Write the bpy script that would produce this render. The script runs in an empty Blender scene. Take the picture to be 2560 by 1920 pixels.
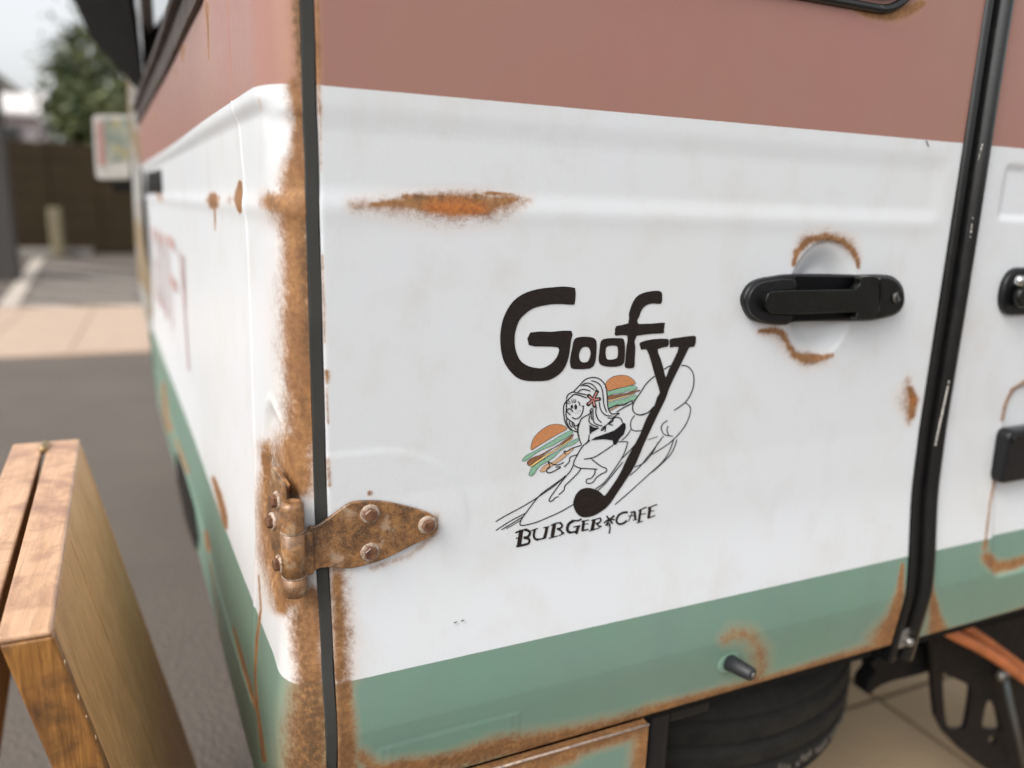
import bpy, bmesh, math, random
import numpy as np
from mathutils import Vector, Matrix
from mathutils.geometry import tessellate_polygon
random.seed(7); np.random.seed(7)
S = bpy.context.scene
COL = S.collection

# ------------------------------------------------------------------ camera
CAM_R = np.array([[0.9133896511, -0.4059809807, 0.0299798022],
                  [0.4019013729, 0.8875905467, -0.2250740052],
                  [0.0647659763, 0.2176291908, 0.9738803333]])   # rows: right, forward, up
CAM_P = np.array([-.12229, -.67429, .10152])
FPX = 1923.0
cd = bpy.data.cameras.new('camera'); cam = bpy.data.objects.new('camera', cd); COL.objects.link(cam)
M3 = Matrix([[CAM_R[0][i], CAM_R[2][i], -CAM_R[1][i]] for i in range(3)])
cam.matrix_world = Matrix.Translation(Vector(CAM_P)) @ M3.to_4x4()
cd.sensor_width = 36.0; cd.lens = FPX / 2560 * 36; cd.clip_start = .02; cd.clip_end = 400
cd.dof.use_dof = True; cd.dof.focus_distance = .755; cd.dof.aperture_fstop = 2.1
S.camera = cam

# ------------------------------------------------------------------ light
SUN_EL, SUN_DIR = math.radians(46), Vector((-.88, -.42, 0)).normalized()
w = bpy.data.worlds.new('World'); S.world = w; w.use_nodes = True
nt = w.node_tree; bg = nt.nodes['Background']
sky = nt.nodes.new('ShaderNodeTexSky'); sky.sky_type = 'NISHITA'; sky.sun_disc = False
sky.sun_elevation = SUN_EL; sky.sun_rotation = math.atan2(SUN_DIR.x, SUN_DIR.y)
sky.dust_density = 4.0; sky.air_density = 1.0
hs = nt.nodes.new('ShaderNodeHueSaturation'); hs.inputs['Saturation'].default_value = .14
nt.links.new(sky.outputs[0], hs.inputs['Color']); nt.links.new(hs.outputs[0], bg.inputs[0])
bg.inputs[1].default_value = .15
sl = bpy.data.lights.new('sun', 'SUN'); sl.energy = .54; sl.angle = math.radians(28); sl.color = (1, .95, .88)
so = bpy.data.objects.new('sun', sl); COL.objects.link(so)
sd = Vector((SUN_DIR.x * math.cos(SUN_EL), SUN_DIR.y * math.cos(SUN_EL), math.sin(SUN_EL)))
so.rotation_euler = (-sd).to_track_quat('-Z', 'Y').to_euler(); so.location = (-3, -3, 5)
S.view_settings.view_transform = 'Standard'; S.view_settings.look = 'None'
S.view_settings.gamma = 1; S.view_settings.use_curve_mapping = False; S.view_settings.exposure = 0.84

# ------------------------------------------------------------------ surveying: sight lines of the photograph met with real surfaces
GROUND = -1.05
def ray(u, v): return CAM_R.T @ np.array([(u - 1280) / FPX, 1, (960 - v) / FPX])
def atY(u, v, Y=0.): d = ray(u, v); return CAM_P + d * ((Y - CAM_P[1]) / d[1])
def atZ(u, v, Z=GROUND): d = ray(u, v); return CAM_P + d * ((Z - CAM_P[2]) / d[2])
def crom(P, n=8, closed=False):
    P = [np.array(p, float) for p in P]; out = []; N = len(P)
    if N < 3: return P
    for i in range(N if closed else N - 1):
        if closed: a, b, c, d = P[i-1], P[i], P[(i+1) % N], P[(i+2) % N]
        else: a, b, c, d = P[max(i-1, 0)], P[i], P[i+1], P[min(i+2, N-1)]
        for k in range(n):
            t = k / n
            out.append(.5*((2*b)+(-a+c)*t+(2*a-5*b+4*c-d)*t*t+(-a+3*b-3*c+d)*t**3))
    if not closed: out.append(P[-1])
    return out
def sstep(a, b, x): t = np.clip((x - a) / (b - a), 0, 1); return t*t*(3-2*t)
PLAN = np.array(crom([(-.0115, .0028), (-.019, .0062), (-.0265, .0125), (-.0325, .022), (-.0368, .038), (-.0402, .066),
       (-.0462, .155), (-.063, .42), (-.09, .93), (-.125, 1.5), (-.166, 2.18)], 10))
PS = np.concatenate([[0], np.cumsum(np.linalg.norm(np.diff(PLAN, axis=0), axis=1))])
def hit_plan(u, v):
    d = ray(u, v); o = CAM_P
    for i in range(len(PLAN) - 1):
        a = PLAN[i]; e = PLAN[i+1] - a
        det = d[0] * -e[1] + e[0] * d[1]
        if abs(det) < 1e-12: continue
        r = a - o[:2]; t = (r[0] * -e[1] + e[0] * r[1]) / det; k = (d[0] * r[1] - d[1] * r[0]) / det
        if t > 0 and -.001 <= k <= 1.001: return PS[i] + k * (PS[i+1] - PS[i]), o[2] + t * d[2], t
    t = (.0028 - o[1]) / d[1]; return -(o[0] + t*d[0] + .0115), o[2] + t*d[2], t
def s_of_y(y): return float(np.interp(y, PLAN[:, 1], PS))

# ------------------------------------------------------------------ object helpers
def tag(o, label=None, cat=None, group=None, kind=None):
    if label: o['label'] = label
    if cat: o['category'] = cat
    if group: o['group'] = group
    if kind: o['kind'] = kind
    return o
def empty(name, loc=(0, 0, 0), parent=None):
    o = bpy.data.objects.new(name, None); COL.objects.link(o); o.location = loc
    if parent: o.parent = parent
    return o
def link(name, me, mat, parent=None):
    o = bpy.data.objects.new(name, me); COL.objects.link(o)
    if mat is not None:
        for m in (mat if isinstance(mat, (list, tuple)) else [mat]): me.materials.append(m)
    if parent is not None:
        o.parent = parent
        p = parent; off = Vector((0, 0, 0))
        while p is not None: off += Vector(p.location); p = p.parent
        o.location = -off      # parts are modelled in place
    return o
def from_bm(name, bm, mat, parent=None, smooth=False):
    me = bpy.data.meshes.new(name); bmesh.ops.recalc_face_normals(bm, faces=bm.faces[:]); bm.to_mesh(me); bm.free()
    if smooth:
        for p in me.polygons: p.use_smooth = True
    return link(name, me, mat, parent)
def bevelmod(o, w, seg=2, ang=40):
    m = o.modifiers.new('bevel', 'BEVEL'); m.width = w; m.segments = seg; m.limit_method = 'ANGLE'; m.angle_limit = math.radians(ang)
    for p in o.data.polygons: p.use_smooth = True
    n = o.modifiers.new('wn', 'WEIGHTED_NORMAL'); n.keep_sharp = True
    return o
def hull_box(bm, c8):      # 8 corners: bottom 4 then top 4
    vs = [bm.verts.new(c) for c in c8]
    for f in ((0, 1, 2, 3), (7, 6, 5, 4), (0, 4, 5, 1), (1, 5, 6, 2), (2, 6, 7, 3), (3, 7, 4, 0)): bm.faces.new([vs[i] for i in f])
def bx(bm, x0, x1, y0, y1, z0, z1):
    hull_box(bm, [(x0, y0, z0), (x1, y0, z0), (x1, y1, z0), (x0, y1, z0), (x0, y0, z1), (x1, y0, z1), (x1, y1, z1), (x0, y1, z1)])
def box(name, x0, x1, y0, y1, z0, z1, mat, parent=None, bev=0, seg=2):
    bm = bmesh.new(); bx(bm, x0, x1, y0, y1, z0, z1); o = from_bm(name, bm, mat, parent)
    if bev: bevelmod(o, bev, seg)
    return o
def prism(name, pts, off, mat, parent=None, bev=0, seg=3, dens=0):
    """closed 3-D outline pts, extruded by vector off"""
    P = [Vector(p) for p in pts]
    bm = bmesh.new(); a = [bm.verts.new(p) for p in P]; b = [bm.verts.new(p + Vector(off)) for p in P]
    n = len(P); bm.faces.new(a); bm.faces.new(b[::-1])
    for i in range(n): bm.faces.new([a[i], b[i], b[(i+1) % n], a[(i+1) % n]])
    o = from_bm(name, bm, mat, parent)
    if bev: bevelmod(o, bev, seg, 50)
    return o
def tube_bm(bm, path, rad, n=10, cap=True):
    P = [Vector(p) for p in path]; R = rad if isinstance(rad, (list, tuple)) else [rad] * len(P); rings = []
    for i, p in enumerate(P):
        t = (P[min(i+1, len(P)-1)] - P[max(i-1, 0)]).normalized()
        a = t.orthogonal() if i == 0 else (prev - t * prev.dot(t)); a.normalize(); prev = a; b = t.cross(a)
        rings.append([bm.verts.new(p + (a * math.cos(2*math.pi*k/n) + b * math.sin(2*math.pi*k/n)) * R[i]) for k in range(n)])
    for i in range(len(P) - 1):
        for k in range(n): bm.faces.new([rings[i][k], rings[i][(k+1) % n], rings[i+1][(k+1) % n], rings[i+1][k]])
    if cap: bm.faces.new(rings[0][::-1]); bm.faces.new(rings[-1])
def tube(name, path, rad, mat, parent=None, n=12, smooth=True):
    bm = bmesh.new(); tube_bm(bm, path, rad, n); return from_bm(name, bm, mat, parent, smooth)
def lathe(name, prof, origin, axis, mat, parent=None, n=32, smooth=True):
    """prof: (radius, height) pairs turned round axis through origin"""
    ax = Vector(axis).normalized(); a = ax.orthogonal().normalized(); b = ax.cross(a); o = Vector(origin); bm = bmesh.new(); R = []
    for r, h in prof:
        if r < 1e-7: R.append([bm.verts.new(o + ax * h)])
        else: R.append([bm.verts.new(o + ax*h + (a*math.cos(2*math.pi*k/n) + b*math.sin(2*math.pi*k/n))*r) for k in range(n)])
    for i in range(len(R) - 1):
        for k in range(n):
            p, q = R[i], R[i+1]
            if len(p) == 1 and len(q) == 1: continue
            if len(p) == 1: bm.faces.new([p[0], q[k], q[(k+1) % n]])
            elif len(q) == 1: bm.faces.new([p[k], p[(k+1) % n], q[0]])
            else: bm.faces.new([p[k], p[(k+1) % n], q[(k+1) % n], q[k]])
    return from_bm(name, bm, mat, parent, smooth)

# ------------------------------------------------------------------ materials
class NT:
    def __init__(s, name):
        s.m = bpy.data.materials.new(name); s.m.use_nodes = True; s.t = s.m.node_tree; s.b = s.t.nodes['Principled BSDF']
    def n(s, typ, ins=None, **kw):
        nd = s.t.nodes.new('ShaderNode' + typ)
        for k, v in kw.items(): setattr(nd, k, v)
        for k, v in (ins or {}).items():
            if isinstance(v, bpy.types.NodeSocket): s.t.links.new(v, nd.inputs[k])
            else: nd.inputs[k].default_value = v
        return nd
    def geo(s): return s.n('NewGeometry').outputs['Position']
    def map(s, v, sc=(1, 1, 1), rot=(0, 0, 0), loc=(0, 0, 0)): return s.n('Mapping', {'Vector': v, 'Scale': sc, 'Rotation': rot, 'Location': loc}).outputs[0]
    def noise(s, v, scale, det=4, rough=.55, dist=0): return s.n('TexNoise', {'Vector': v, 'Scale': scale, 'Detail': det, 'Roughness': rough, 'Distortion': dist}).outputs['Fac']
    def mth(s, op, a, b=0., c=0., clamp=False):
        nd = s.n('Math', {0: a, 1: b, 2: c}, operation=op); nd.use_clamp = clamp; return nd.outputs[0]
    def rng(s, v, a, b, c=0., d=1., smooth=False):
        nd = s.n('MapRange', {'Value': v, 'From Min': a, 'From Max': b, 'To Min': c, 'To Max': d})
        if smooth: nd.interpolation_type = 'SMOOTHSTEP'
        return nd.outputs[0]
    def mix(s, f, a, b, mode='MIX'):
        nd = s.n('Mix', data_type='RGBA', blend_type=mode)
        for i, v in ((0, f), (6, a), (7, b)):
            if isinstance(v, bpy.types.NodeSocket): s.t.links.new(v, nd.inputs[i])
            else: nd.inputs[i].default_value = v if i == 0 else (v if len(v) == 4 else (*v, 1))
        return nd.outputs[2]
    def set(s, k, v):
        if isinstance(v, bpy.types.NodeSocket): s.t.links.new(v, s.b.inputs[k])
        else: s.b.inputs[k].default_value = v
    def bump(s, h, strength=.3, dist=.001):
        s.set('Normal', s.n('Bump', {'Height': h, 'Strength': strength, 'Distance': dist}).outputs[0])
def rgb(r, g, b): return tuple(((c/255+.055)/1.055)**2.4 if c > 10 else c/255/12.92 for c in (r, g, b))

def simple(name, col, rough=.6, var=.12, scale=30, metal=0, bump=0, bscale=200, bdist=.001, col2=None, stretch=(1, 1, 1), spec=.5):
    k = NT(name); p = k.map(k.geo(), stretch); n = k.noise(p, scale, 5)
    c2 = col2 or tuple(min(1, c*(1-var*2)) for c in col)
    k.set('Base Color', k.mix(k.rng(n, .3, .7), col, c2))
    k.set('Roughness', k.rng(k.noise(p, scale*1.7), .3, .7, rough-.06, rough+.06)); k.set('Metallic', metal); k.set('Specular IOR Level', spec)
    if bump: k.bump(k.noise(p, bscale, 4), bump, bdist)
    return k.m

def rust_layers(k, pos, m):
    """returns (coverage, colour) of the rust from a soft density attribute"""
    n1 = k.noise(pos, 1300, 5, .75); n2 = k.noise(pos, 190, 5, .68); n3 = k.noise(pos, 38, 4, .6)
    j = k.mth('ADD', k.mth('MULTIPLY', k.mth('SUBTRACT', n1, .5), .85), k.mth('MULTIPLY', k.mth('SUBTRACT', n2, .5), .5))
    j = k.mth('ADD', j, k.mth('MULTIPLY', k.mth('SUBTRACT', n3, .5), .35))
    soft = k.rng(m, 0., .25)
    t = k.mth('ADD', m, k.mth('MULTIPLY', j, soft))
    cov = k.rng(t, .24, .70, smooth=True)
    c = k.mix(k.rng(n2, .32, .68), (.37, .180, .062), (.19, .078, .026))
    c = k.mix(k.rng(n1, .48, .76, 0, .7), c, (.50, .29, .13))
    c = k.mix(k.rng(n3, .40, .62), c, k.mix(.55, c, (.16, .068, .028)))
    dk = k.n('Attribute', attribute_name='dark').outputs['Fac']
    c = k.mix(k.mth('MULTIPLY', dk, k.rng(n2, .25, .6)), c, (.095, .050, .020))
    og = k.n('Attribute', attribute_name='orange').outputs['Fac']
    c = k.mix(k.mth('MULTIPLY', og, .85), c, k.mix(k.rng(n2, .35, .65), (.52, .17, .028), (.24, .075, .018)))
    return cov, c, n1, n2

PINK, WHITE, GREEN = (.315, .146, .120), (.640, .658, .682), (.150, .252, .190)
ZT, ZB = .193, -.3475
def paint_mat():
    k = NT('van_paint'); pos = k.geo(); z = k.n('SeparateXYZ', {0: pos}).outputs[2]
    wob = k.mth('MULTIPLY', k.mth('SUBTRACT', k.noise(pos, 60, 6, .8), .5), .0012)
    zz = k.mth('ADD', z, wob)
    big = k.noise(pos, 4.5, 4); fine = k.noise(k.map(pos, (1, 1, .18)), 520, 3, .6); md = k.noise(k.map(pos, (1, 1, .75)), 19, 6, .6)
    wh = k.mix(k.rng(big, .35, .65), WHITE, (.628, .645, .650)); wh = k.mix(k.rng(md, .5, .8, 0, .5), wh, (.55, .53, .495))
    pk = k.mix(k.rng(big, .35, .65), PINK, (.31, .163, .122)); pk = k.mix(k.rng(md, .3, .75, 0, .3), pk, (.35, .18, .145))
    gr = k.mix(k.rng(big, .35, .65), GREEN, (.165, .252, .20)); gr = k.mix(k.rng(md, .4, .75, 0, .5), gr, (.145, .215, .18))
    c = k.mix(k.rng(zz, ZT-.0004, ZT+.0004), wh, pk); c = k.mix(k.rng(zz, ZB-.0004, ZB+.0004), gr, c)
    # small dark specks on the paint
    sp = k.n('TexVoronoi', {'Vector': pos, 'Scale': 34.0, 'Randomness': 1.0})
    spk = k.mth('LESS_THAN', sp.outputs['Distance'], k.mth('MULTIPLY', k.noise(pos, 9, 1), .034))
    c = k.mix(k.mth('MULTIPLY', spk, .35), c, (.2, .16, .12))
    m = k.n('Attribute', attribute_name='rust').outputs['Fac']
    cov, rc, n1, n2 = rust_layers(k, pos, m)
    halo = k.mth('MULTIPLY', k.rng(m, .05, .5, 0, .6), k.rng(n2, .25, .7, .4, 1))
    c = k.mix(halo, c, k.mix(.5, c, (.62, .33, .15)))
    gm = k.n('Attribute', attribute_name='grime').outputs['Fac']
    c = k.mix(k.mth('MULTIPLY', gm, k.rng(md, .3, .65, .35, .9)), c, k.mix(.35, c, (.40, .26, .15)))
    c = k.mix(cov, c, rc)
    k.set('Base Color', c); k.set('Roughness', k.mth('ADD', k.rng(fine, .3, .7, .36, .46), k.mth('MULTIPLY', cov, .22)))
    k.set('Specular IOR Level', .45)
    h = k.mth('ADD', k.mth('MULTIPLY', fine, .35), k.mth('MULTIPLY', k.noise(pos, 330, 2), .5))
    h = k.mth('ADD', h, k.mth('MULTIPLY', k.mth('MULTIPLY', cov, n1), 1.6))
    k.bump(h, .30, .0009)
    return k.m
PAINT = paint_mat()
def rustmetal():
    k = NT('rusty_steel'); pos = k.geo(); z = k.n('SeparateXYZ', {0: pos}).outputs[2]
    n1 = k.noise(pos, 900, 5, .7); n2 = k.noise(pos, 120, 6, .7, .6); n3 = k.noise(pos, 45, 4, .6, .4)
    c = k.mix(k.rng(n2, .38, .60), (.34, .165, .06), (.115, .052, .022))
    c = k.mix(k.rng(n3, .48, .66), c, (.062, .031, .017))
    c = k.mix(k.rng(n1, .5, .72), c, (.42, .235, .11))
    c = k.mix(k.rng(n3, .42, .32, 0, .6), c, (.50, .37, .25))
    k.set('Base Color', c); k.set('Roughness', k.rng(n2, .3, .7, .26, .5)); k.set('Metallic', .05); k.set('Coat Weight', .5); k.set('Coat Roughness', .22)
    k.bump(k.mth('ADD', k.mth('MULTIPLY', n1, .7), n2), .35, .0012); return k.m
RUST = rustmetal()
BOLT = simple('rusty_bolt_head', (.20, .095, .05), .32, .25, 160, 0, .3, 900, .0006, col2=(.075, .034, .022))
WASHER = simple('washer_worn_paint', (.56, .47, .38), .45, .2, 240, 0, .25, 800, .0006, col2=(.16, .075, .035))
RUBBER = simple('black_rubber_strip', (.046, .046, .042), .7, .1, 14, 0, .2, 700, .0004, col2=(.034, .034, .031), spec=.3)
SEAL = simple('glossy_black_seal', (.004, .004, .005), .20, .15, 60, 0, .1, 300, .0004, col2=(.007, .007, .006), spec=.6)
PLASTIC = simple('black_satin_plastic', (.005, .005, .006), .36, .1, 90, 0, .2, 1500, .0003, col2=(.008, .008, .009), spec=.38)
PLASTIC2 = simple('black_polished_plastic', (.0045, .005, .0045), .24, .1, 40, col2=(.006, .007, .006), spec=.4)
HOLE_SHADE = simple('hole_shade_black', (.002, .002, .003), .4, .1, 40, spec=.15)  # near-black colour standing in for the shade inside openings
STEEL = simple('worn_steel', (.42, .40, .37), .35, .3, 300, .8)
CHROME = simple('bright_steel', (.7, .7, .7), .18, .1, 100, 1)
INK = simple('dark_brown_ink', (.0105, .0072, .0062), .45, .3, 120, 0, .15, 900, .0002, col2=(.020, .014, .012), stretch=(1, 1, 3), spec=.3)
LINEINK = simple('pen_ink', (.010, .009, .011), .5, .1, 200, spec=.3)
GLASS = NT('dark_window_glass'); GLASS.set('Base Color', (.008, .01, .009, 1)); GLASS.set('Roughness', .05)
GLASS.set('Coat Weight', .5); GLASS = GLASS.m
DARK = simple('underbody_black', (.006, .006, .0065), .7, .3, 20, 0, .3, 60, .003, spec=.2)
TYRE = simple('tyre_rubber', (.010, .010, .010), .75, .3, 30, 0, .5, 220, .002, col2=(.020, .019, .016), spec=.2)
ORANGE = simple('orange_hose', (.52, .15, .045), .5, .2, 30)

def wood_mat(name, a, b, dark, axis=1, scale=1., rough=.5, bump=.25, stain=.55):
    k = NT(name); p = k.n('TexCoord').outputs['Object']
    st = [55, 55, 55]; st[axis] = 3.0
    g = k.noise(k.map(p, tuple(x*scale for x in st)), 1.6, 7, .62, 1.2)
    g2 = k.noise(k.map(p, tuple(x*scale*4 for x in st)), 1.5, 4, .6)
    s = k.noise(k.map(p, (1, 1, 1)), 17, 5, .6, .8)
    c = k.mix(k.rng(g, .36, .64), a, b); c = k.mix(k.rng(g2, .45, .75, 0, .5), c, tuple(x*.62 for x in b))
    c = k.mix(k.rng(s, .46, .66, 0, stain), c, dark)
    sp = k.n('TexVoronoi', {'Vector': p, 'Scale': 75.0}); c = k.mix(k.mth('MULTIPLY', k.mth('LESS_THAN', sp.outputs['Distance'], k.mth('MULTIPLY', k.noise(p, 13, 2), .16)), .55), c, (.10, .05, .022))
    k.set('Base Color', c); k.set('Roughness', k.rng(s, .3, .7, rough-.1, rough+.12)); k.set('Coat Weight', .12); k.set('Coat Roughness', .35)
    k.bump(k.mth('ADD', g, k.mth('MULTIPLY', g2, .5)), bump, .0012); return k.m

# ------------------------------------------------------------------ painted / stamped metal panels
def blob(m, P, pts, r, st=1., prim=True):
    """soft capsule chain in surface metres. pts: list of (a, z, r)"""
    a, z = P
    for i in range(max(1, len(pts) - 1)):
        p = pts[i]; q = pts[min(i+1, len(pts)-1)]
        dx, dz = q[0]-p[0], q[1]-p[1]; L = dx*dx + dz*dz
        t = np.clip(((a-p[0])*dx + (z-p[1])*dz) / L, 0, 1) if L > 0 else np.zeros_like(a)
        rr = p[2] + (q[2]-p[2]) * t
        d = np.hypot(a-p[0]-dx*t, z-p[1]-dz*t)
        np.maximum(m, st * np.clip(1 - .5 * d / rr, 0, 1), out=m)
def door_pts(L): return L
def surf_pts(L):
    out = []
    for u, v, r in L:
        h = hit_plan(u, v)
        if h is None: continue
        out.append((h[0], h[1], r * h[2] / FPX))
    return out
def panel(name, path, zl, dfun, mat, parent, masks=None, prof_s=None):
    """sheet swept along plan path (x,y) over heights zl; dfun gives outward stamping depth"""
    path = np.array(path); n = len(path)
    s = np.concatenate([[0], np.cumsum(np.linalg.norm(np.diff(path, axis=0), axis=1))]) if prof_s is None else np.array(prof_s)
    tn = np.gradient(path, axis=0); tn /= np.linalg.norm(tn, axis=1)[:, None]
    nr = np.stack([tn[:, 1], -tn[:, 0]], 1)          # outward when path runs +X with outward -Y
    return s, nr, path
def build_panel(name, path, nrm, s, zrows, dfun, mat, parent, masks):
    """zrows: (z, extra depth)"""
    z = np.array([r[0] for r in zrows]); ex = np.array([r[1] for r in zrows])
    Sg, Zg = np.meshgrid(s, z); D = dfun(Sg, Zg) + ex[:, None]
    X = path[:, 0][None, :] + nrm[:, 0][None, :] * D; Y = path[:, 1][None, :] + nrm[:, 1][None, :] * D
    V = np.stack([X, Y, Zg], -1).reshape(-1, 3).astype(np.float32)
    R, Cn = Sg.shape; idx = np.arange(R*Cn).reshape(R, Cn)
    F = np.stack([idx[:-1, :-1], idx[:-1, 1:], idx[1:, 1:], idx[1:, :-1]], -1).reshape(-1, 4)
    me = bpy.data.meshes.new(name); me.vertices.add(len(V)); me.vertices.foreach_set('co', V.ravel())
    me.loops.add(F.size); me.loops.foreach_set('vertex_index', F.ravel().astype(np.int32))
    me.polygons.add(len(F)); me.polygons.foreach_set('loop_start', np.arange(0, F.size, 4, dtype=np.int32)); me.polygons.foreach_set('loop_total', np.full(len(F), 4, np.int32))
    me.polygons.foreach_set('use_smooth', np.ones(len(F), bool)); me.update(); me.validate(); me.set_sharp_from_angle(angle=math.radians(38))
    # stains were surveyed as sight lines: meet them with the sheet once, here
    q = (np.stack([X, Y, Zg], -1) - CAM_P) @ CAM_R.T; q[..., 1] = np.maximum(q[..., 1], .01)
    Pu, Pv = 1280 + FPX*q[..., 0]/q[..., 1], 960 - FPX*q[..., 2]/q[..., 1]
    for an in ('rust', 'dark', 'orange', 'grime'):
        m = np.zeros(Sg.shape)
        for spec in masks.get(an, []): blob(m, (Sg, Zg) if masks.get('metric') else (Pu, Pv), spec[0], None, spec[1])
        at = me.attributes.new(an, 'FLOAT', 'POINT'); at.data.foreach_set('value', m.ravel().astype(np.float32))
    return link(name, me, mat, parent)

def lin(a, b, step): return list(np.linspace(a, b, max(2, int(abs(b-a)/step)+1)))
def flare(z, amt=.019): return amt * (.55*sstep(-.24, -.40, z) + .45*np.clip((-.17-z)/.25, 0, 1)) - .12 * np.clip(-.404 - z, 0, 1)

# ================================================================== GROUND
def asphalt():
    k = NT('asphalt'); p = k.geo(); a = k.noise(p, 2.1, 5); b = k.noise(p, 160, 3, .7); v = k.n('TexVoronoi', {'Vector': p, 'Scale': 95.0}).outputs['Distance']
    c = k.mix(k.rng(a, .3, .7), (.165, .135, .112), (.130, .107, .089)); c = k.mix(k.rng(b, .35, .75, 0, .6), c, (.055, .047, .040))
    c = k.mix(k.rng(v, .0, .18, .35, 0), c, (.24, .21, .18))
    k.set('Base Color', c); k.set('Roughness', .85); k.bump(k.mth('ADD', b, v), .7, .006); return k.m
ASPH = asphalt()
bm = bmesh.new(); bx(bm, -150, 150, -60, 300, GROUND-.4, GROUND); g = from_bm('ground', bm, ASPH); tag(g, 'grey brown asphalt of the parking lot', kind='structure')
TILE = simple('beige_paving', (.46, .33, .19), .8, .12, 6, 0, .4, 120, .003, col2=(.40, .285, .165))
PALE = simple('pale_paving', (.50, .37, .28), .75, .1, 5, 0, .3, 120, .003, col2=(.45, .335, .25))
GREYP = simple('grey_paving', (.42, .42, .43), .8, .1, 6, 0, .3, 120, .003)
WPAINT = simple('worn_road_paint', (.55, .48, .41), .75, .1, 3, 0, .3, 80, .002)
PGREY = simple('grout_base', (.22, .17, .12), .9, .2, 8)
paving = empty('pavement', (1.5, 1, GROUND)); tag(paving, 'beige tiled pavement under the right half of the truck', kind='structure')
box('paving_bed', .32, 3.3, -.9, 5.45, GROUND, GROUND+.012, PGREY, paving)
m0 = None
tw = .46
o0 = atZ(2190, 1765)
ang = 0.0
for i in range(-2, 5):
    for j in range(-2, 10):
        x0 = o0[0] + i*tw + .006; y0 = o0[1] + j*tw + .006; x1 = x0+tw-.012; y1 = y0+tw-.012
        x0 = max(x0, .325); x1 = min(x1, 3.29); y0 = max(y0, -.89); y1 = min(y1, 5.44)
        if x1-x0 < .05 or y1-y0 < .05: continue
        box('tile', x0, x1, y0, y1, GROUND+.012, GROUND+.022+random.random()*.0015, GREYP if (x0 > 1.5 and .4 < y0 < 1.0) else TILE, paving, .003, 1)
band = empty('walkway', (-1, 6.9, GROUND)); tag(band, 'pale beige paved strip crossing the parking lot', kind='structure')
box('paving_bed', -6.2, -.2, 5.6, 8.3, GROUND, GROUND+.008, PALE, band)
for i in range(10):
    for j in range(3):
        box('slab', -6.2+i*.6+.003, -6.2+(i+1)*.6-.003, 5.6+j*.9+.003, 5.6+(j+1)*.9-.003, GROUND+.008, GROUND+.02+random.random()*.002, PALE, band, .004, 1)
def strip(name, p, q, w, parent=None, z=GROUND+.004):
    a = atZ(*p)[:2]; b = atZ(*q)[:2]; d = (b-a)/np.linalg.norm(b-a); n = np.array([-d[1], d[0]])*w/2
    bm = bmesh.new(); vs = [(*(a+n), z), (*(a-n), z), (*(b-n), z), (*(b+n), z)]
    hull_box(bm, [(x, y, z-.004+.0005) for x, y, _ in vs] + vs); return from_bm(name, bm, WPAINT, parent)
LINEP = simple('faded_hatch_paint', (.46, .41, .36), .8, .05, 3)
o = strip('bay_line', (98, 646), (18, 768), .17); tag(o, 'thick pale parking bay line left of the hatched area', 'road marking', kind='structure')
hz = empty('hatched_marking', (-1, 11, GROUND)); tag(hz, 'thin pale diagonal hatching painted on the parking lot', kind='structure')
for p, q in (((113, 661), (345, 684)), ((110, 681), (345, 708)), ((93, 706), (345, 733)), ((75, 731), (345, 757)), ((55, 757), (200, 769))):
    o = strip('marking_line', p, q, .11, hz); o.data.materials[0] = LINEP

# ================================================================== THE FOOD TRUCK
van = empty('food_truck', (.8, 1.2, GROUND))
tag(van, 'pink, white and green retro food truck with rust stains and painted burger cafe logo', 'food truck')

# ---- rust survey, door sheet
DM = {'rust': [], 'dark': [], 'orange': [], 'grime': []}
def dr(L, st=1., k='rust'): DM[k].append((door_pts(L), st))
dr([(930, 512, 7), (1000, 508, 17), (1080, 510, 30), (1150, 514, 34), (1220, 512, 30), (1285, 498, 12)], .84)
dr([(1030, 505, 18), (1130, 513, 30), (1215, 514, 23)], 1.05)
dr([(880, 512, 20), (1000, 518, 36), (1120, 530, 44), (1240, 525, 38), (1320, 500, 14)], .52)
dr([(1010, 488, 6), (1150, 495, 7), (1230, 482, 6), (1300, 490, 4)], .8)
dr([(1080, 518, 16), (1150, 520, 22), (1200, 522, 14)], 1.25, 'orange')
dr([(1040, 493, 8), (1130, 497, 10), (1200, 497, 8)], 1., 'dark')
# left hem of the door
dr([(793, 0, 6), (795, 150, 9), (796, 200, 8)], .72); dr([(796, 215, 7), (800, 290, 8)], .62); dr([(800, 290, 5), (802, 430, 3)], .5)
dr([(806, 640, 3), (810, 760, 4), (812, 860, 3)], .62); dr([(817, 930, 7), (819, 955, 6)], .8); dr([(816, 970, 4), (820, 1060, 3)], .6)
dr([(820, 1150, 8), (824, 1215, 7)], .55)
dr([(842, 1445, 20), (850, 1560, 22), (850, 1690, 20)], .86); dr([(845, 1430, 30), (862, 1560, 27), (865, 1700, 22)], .62)
dr([(858, 1720, 20), (862, 1800, 24), (865, 1920, 27)], .98); dr([(900, 1890, 22), (960, 1935, 25)], .7)
dr([(850, 1500, 14), (855, 1700, 12), (862, 1900, 20)], .55, 'dark')
# round the hinge leaf
dr([(925, 1233, 7)], .85); dr([(1090, 1290, 12), (1090, 1335, 10), (1020, 1390, 10), (930, 1420, 9)], .5)
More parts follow.
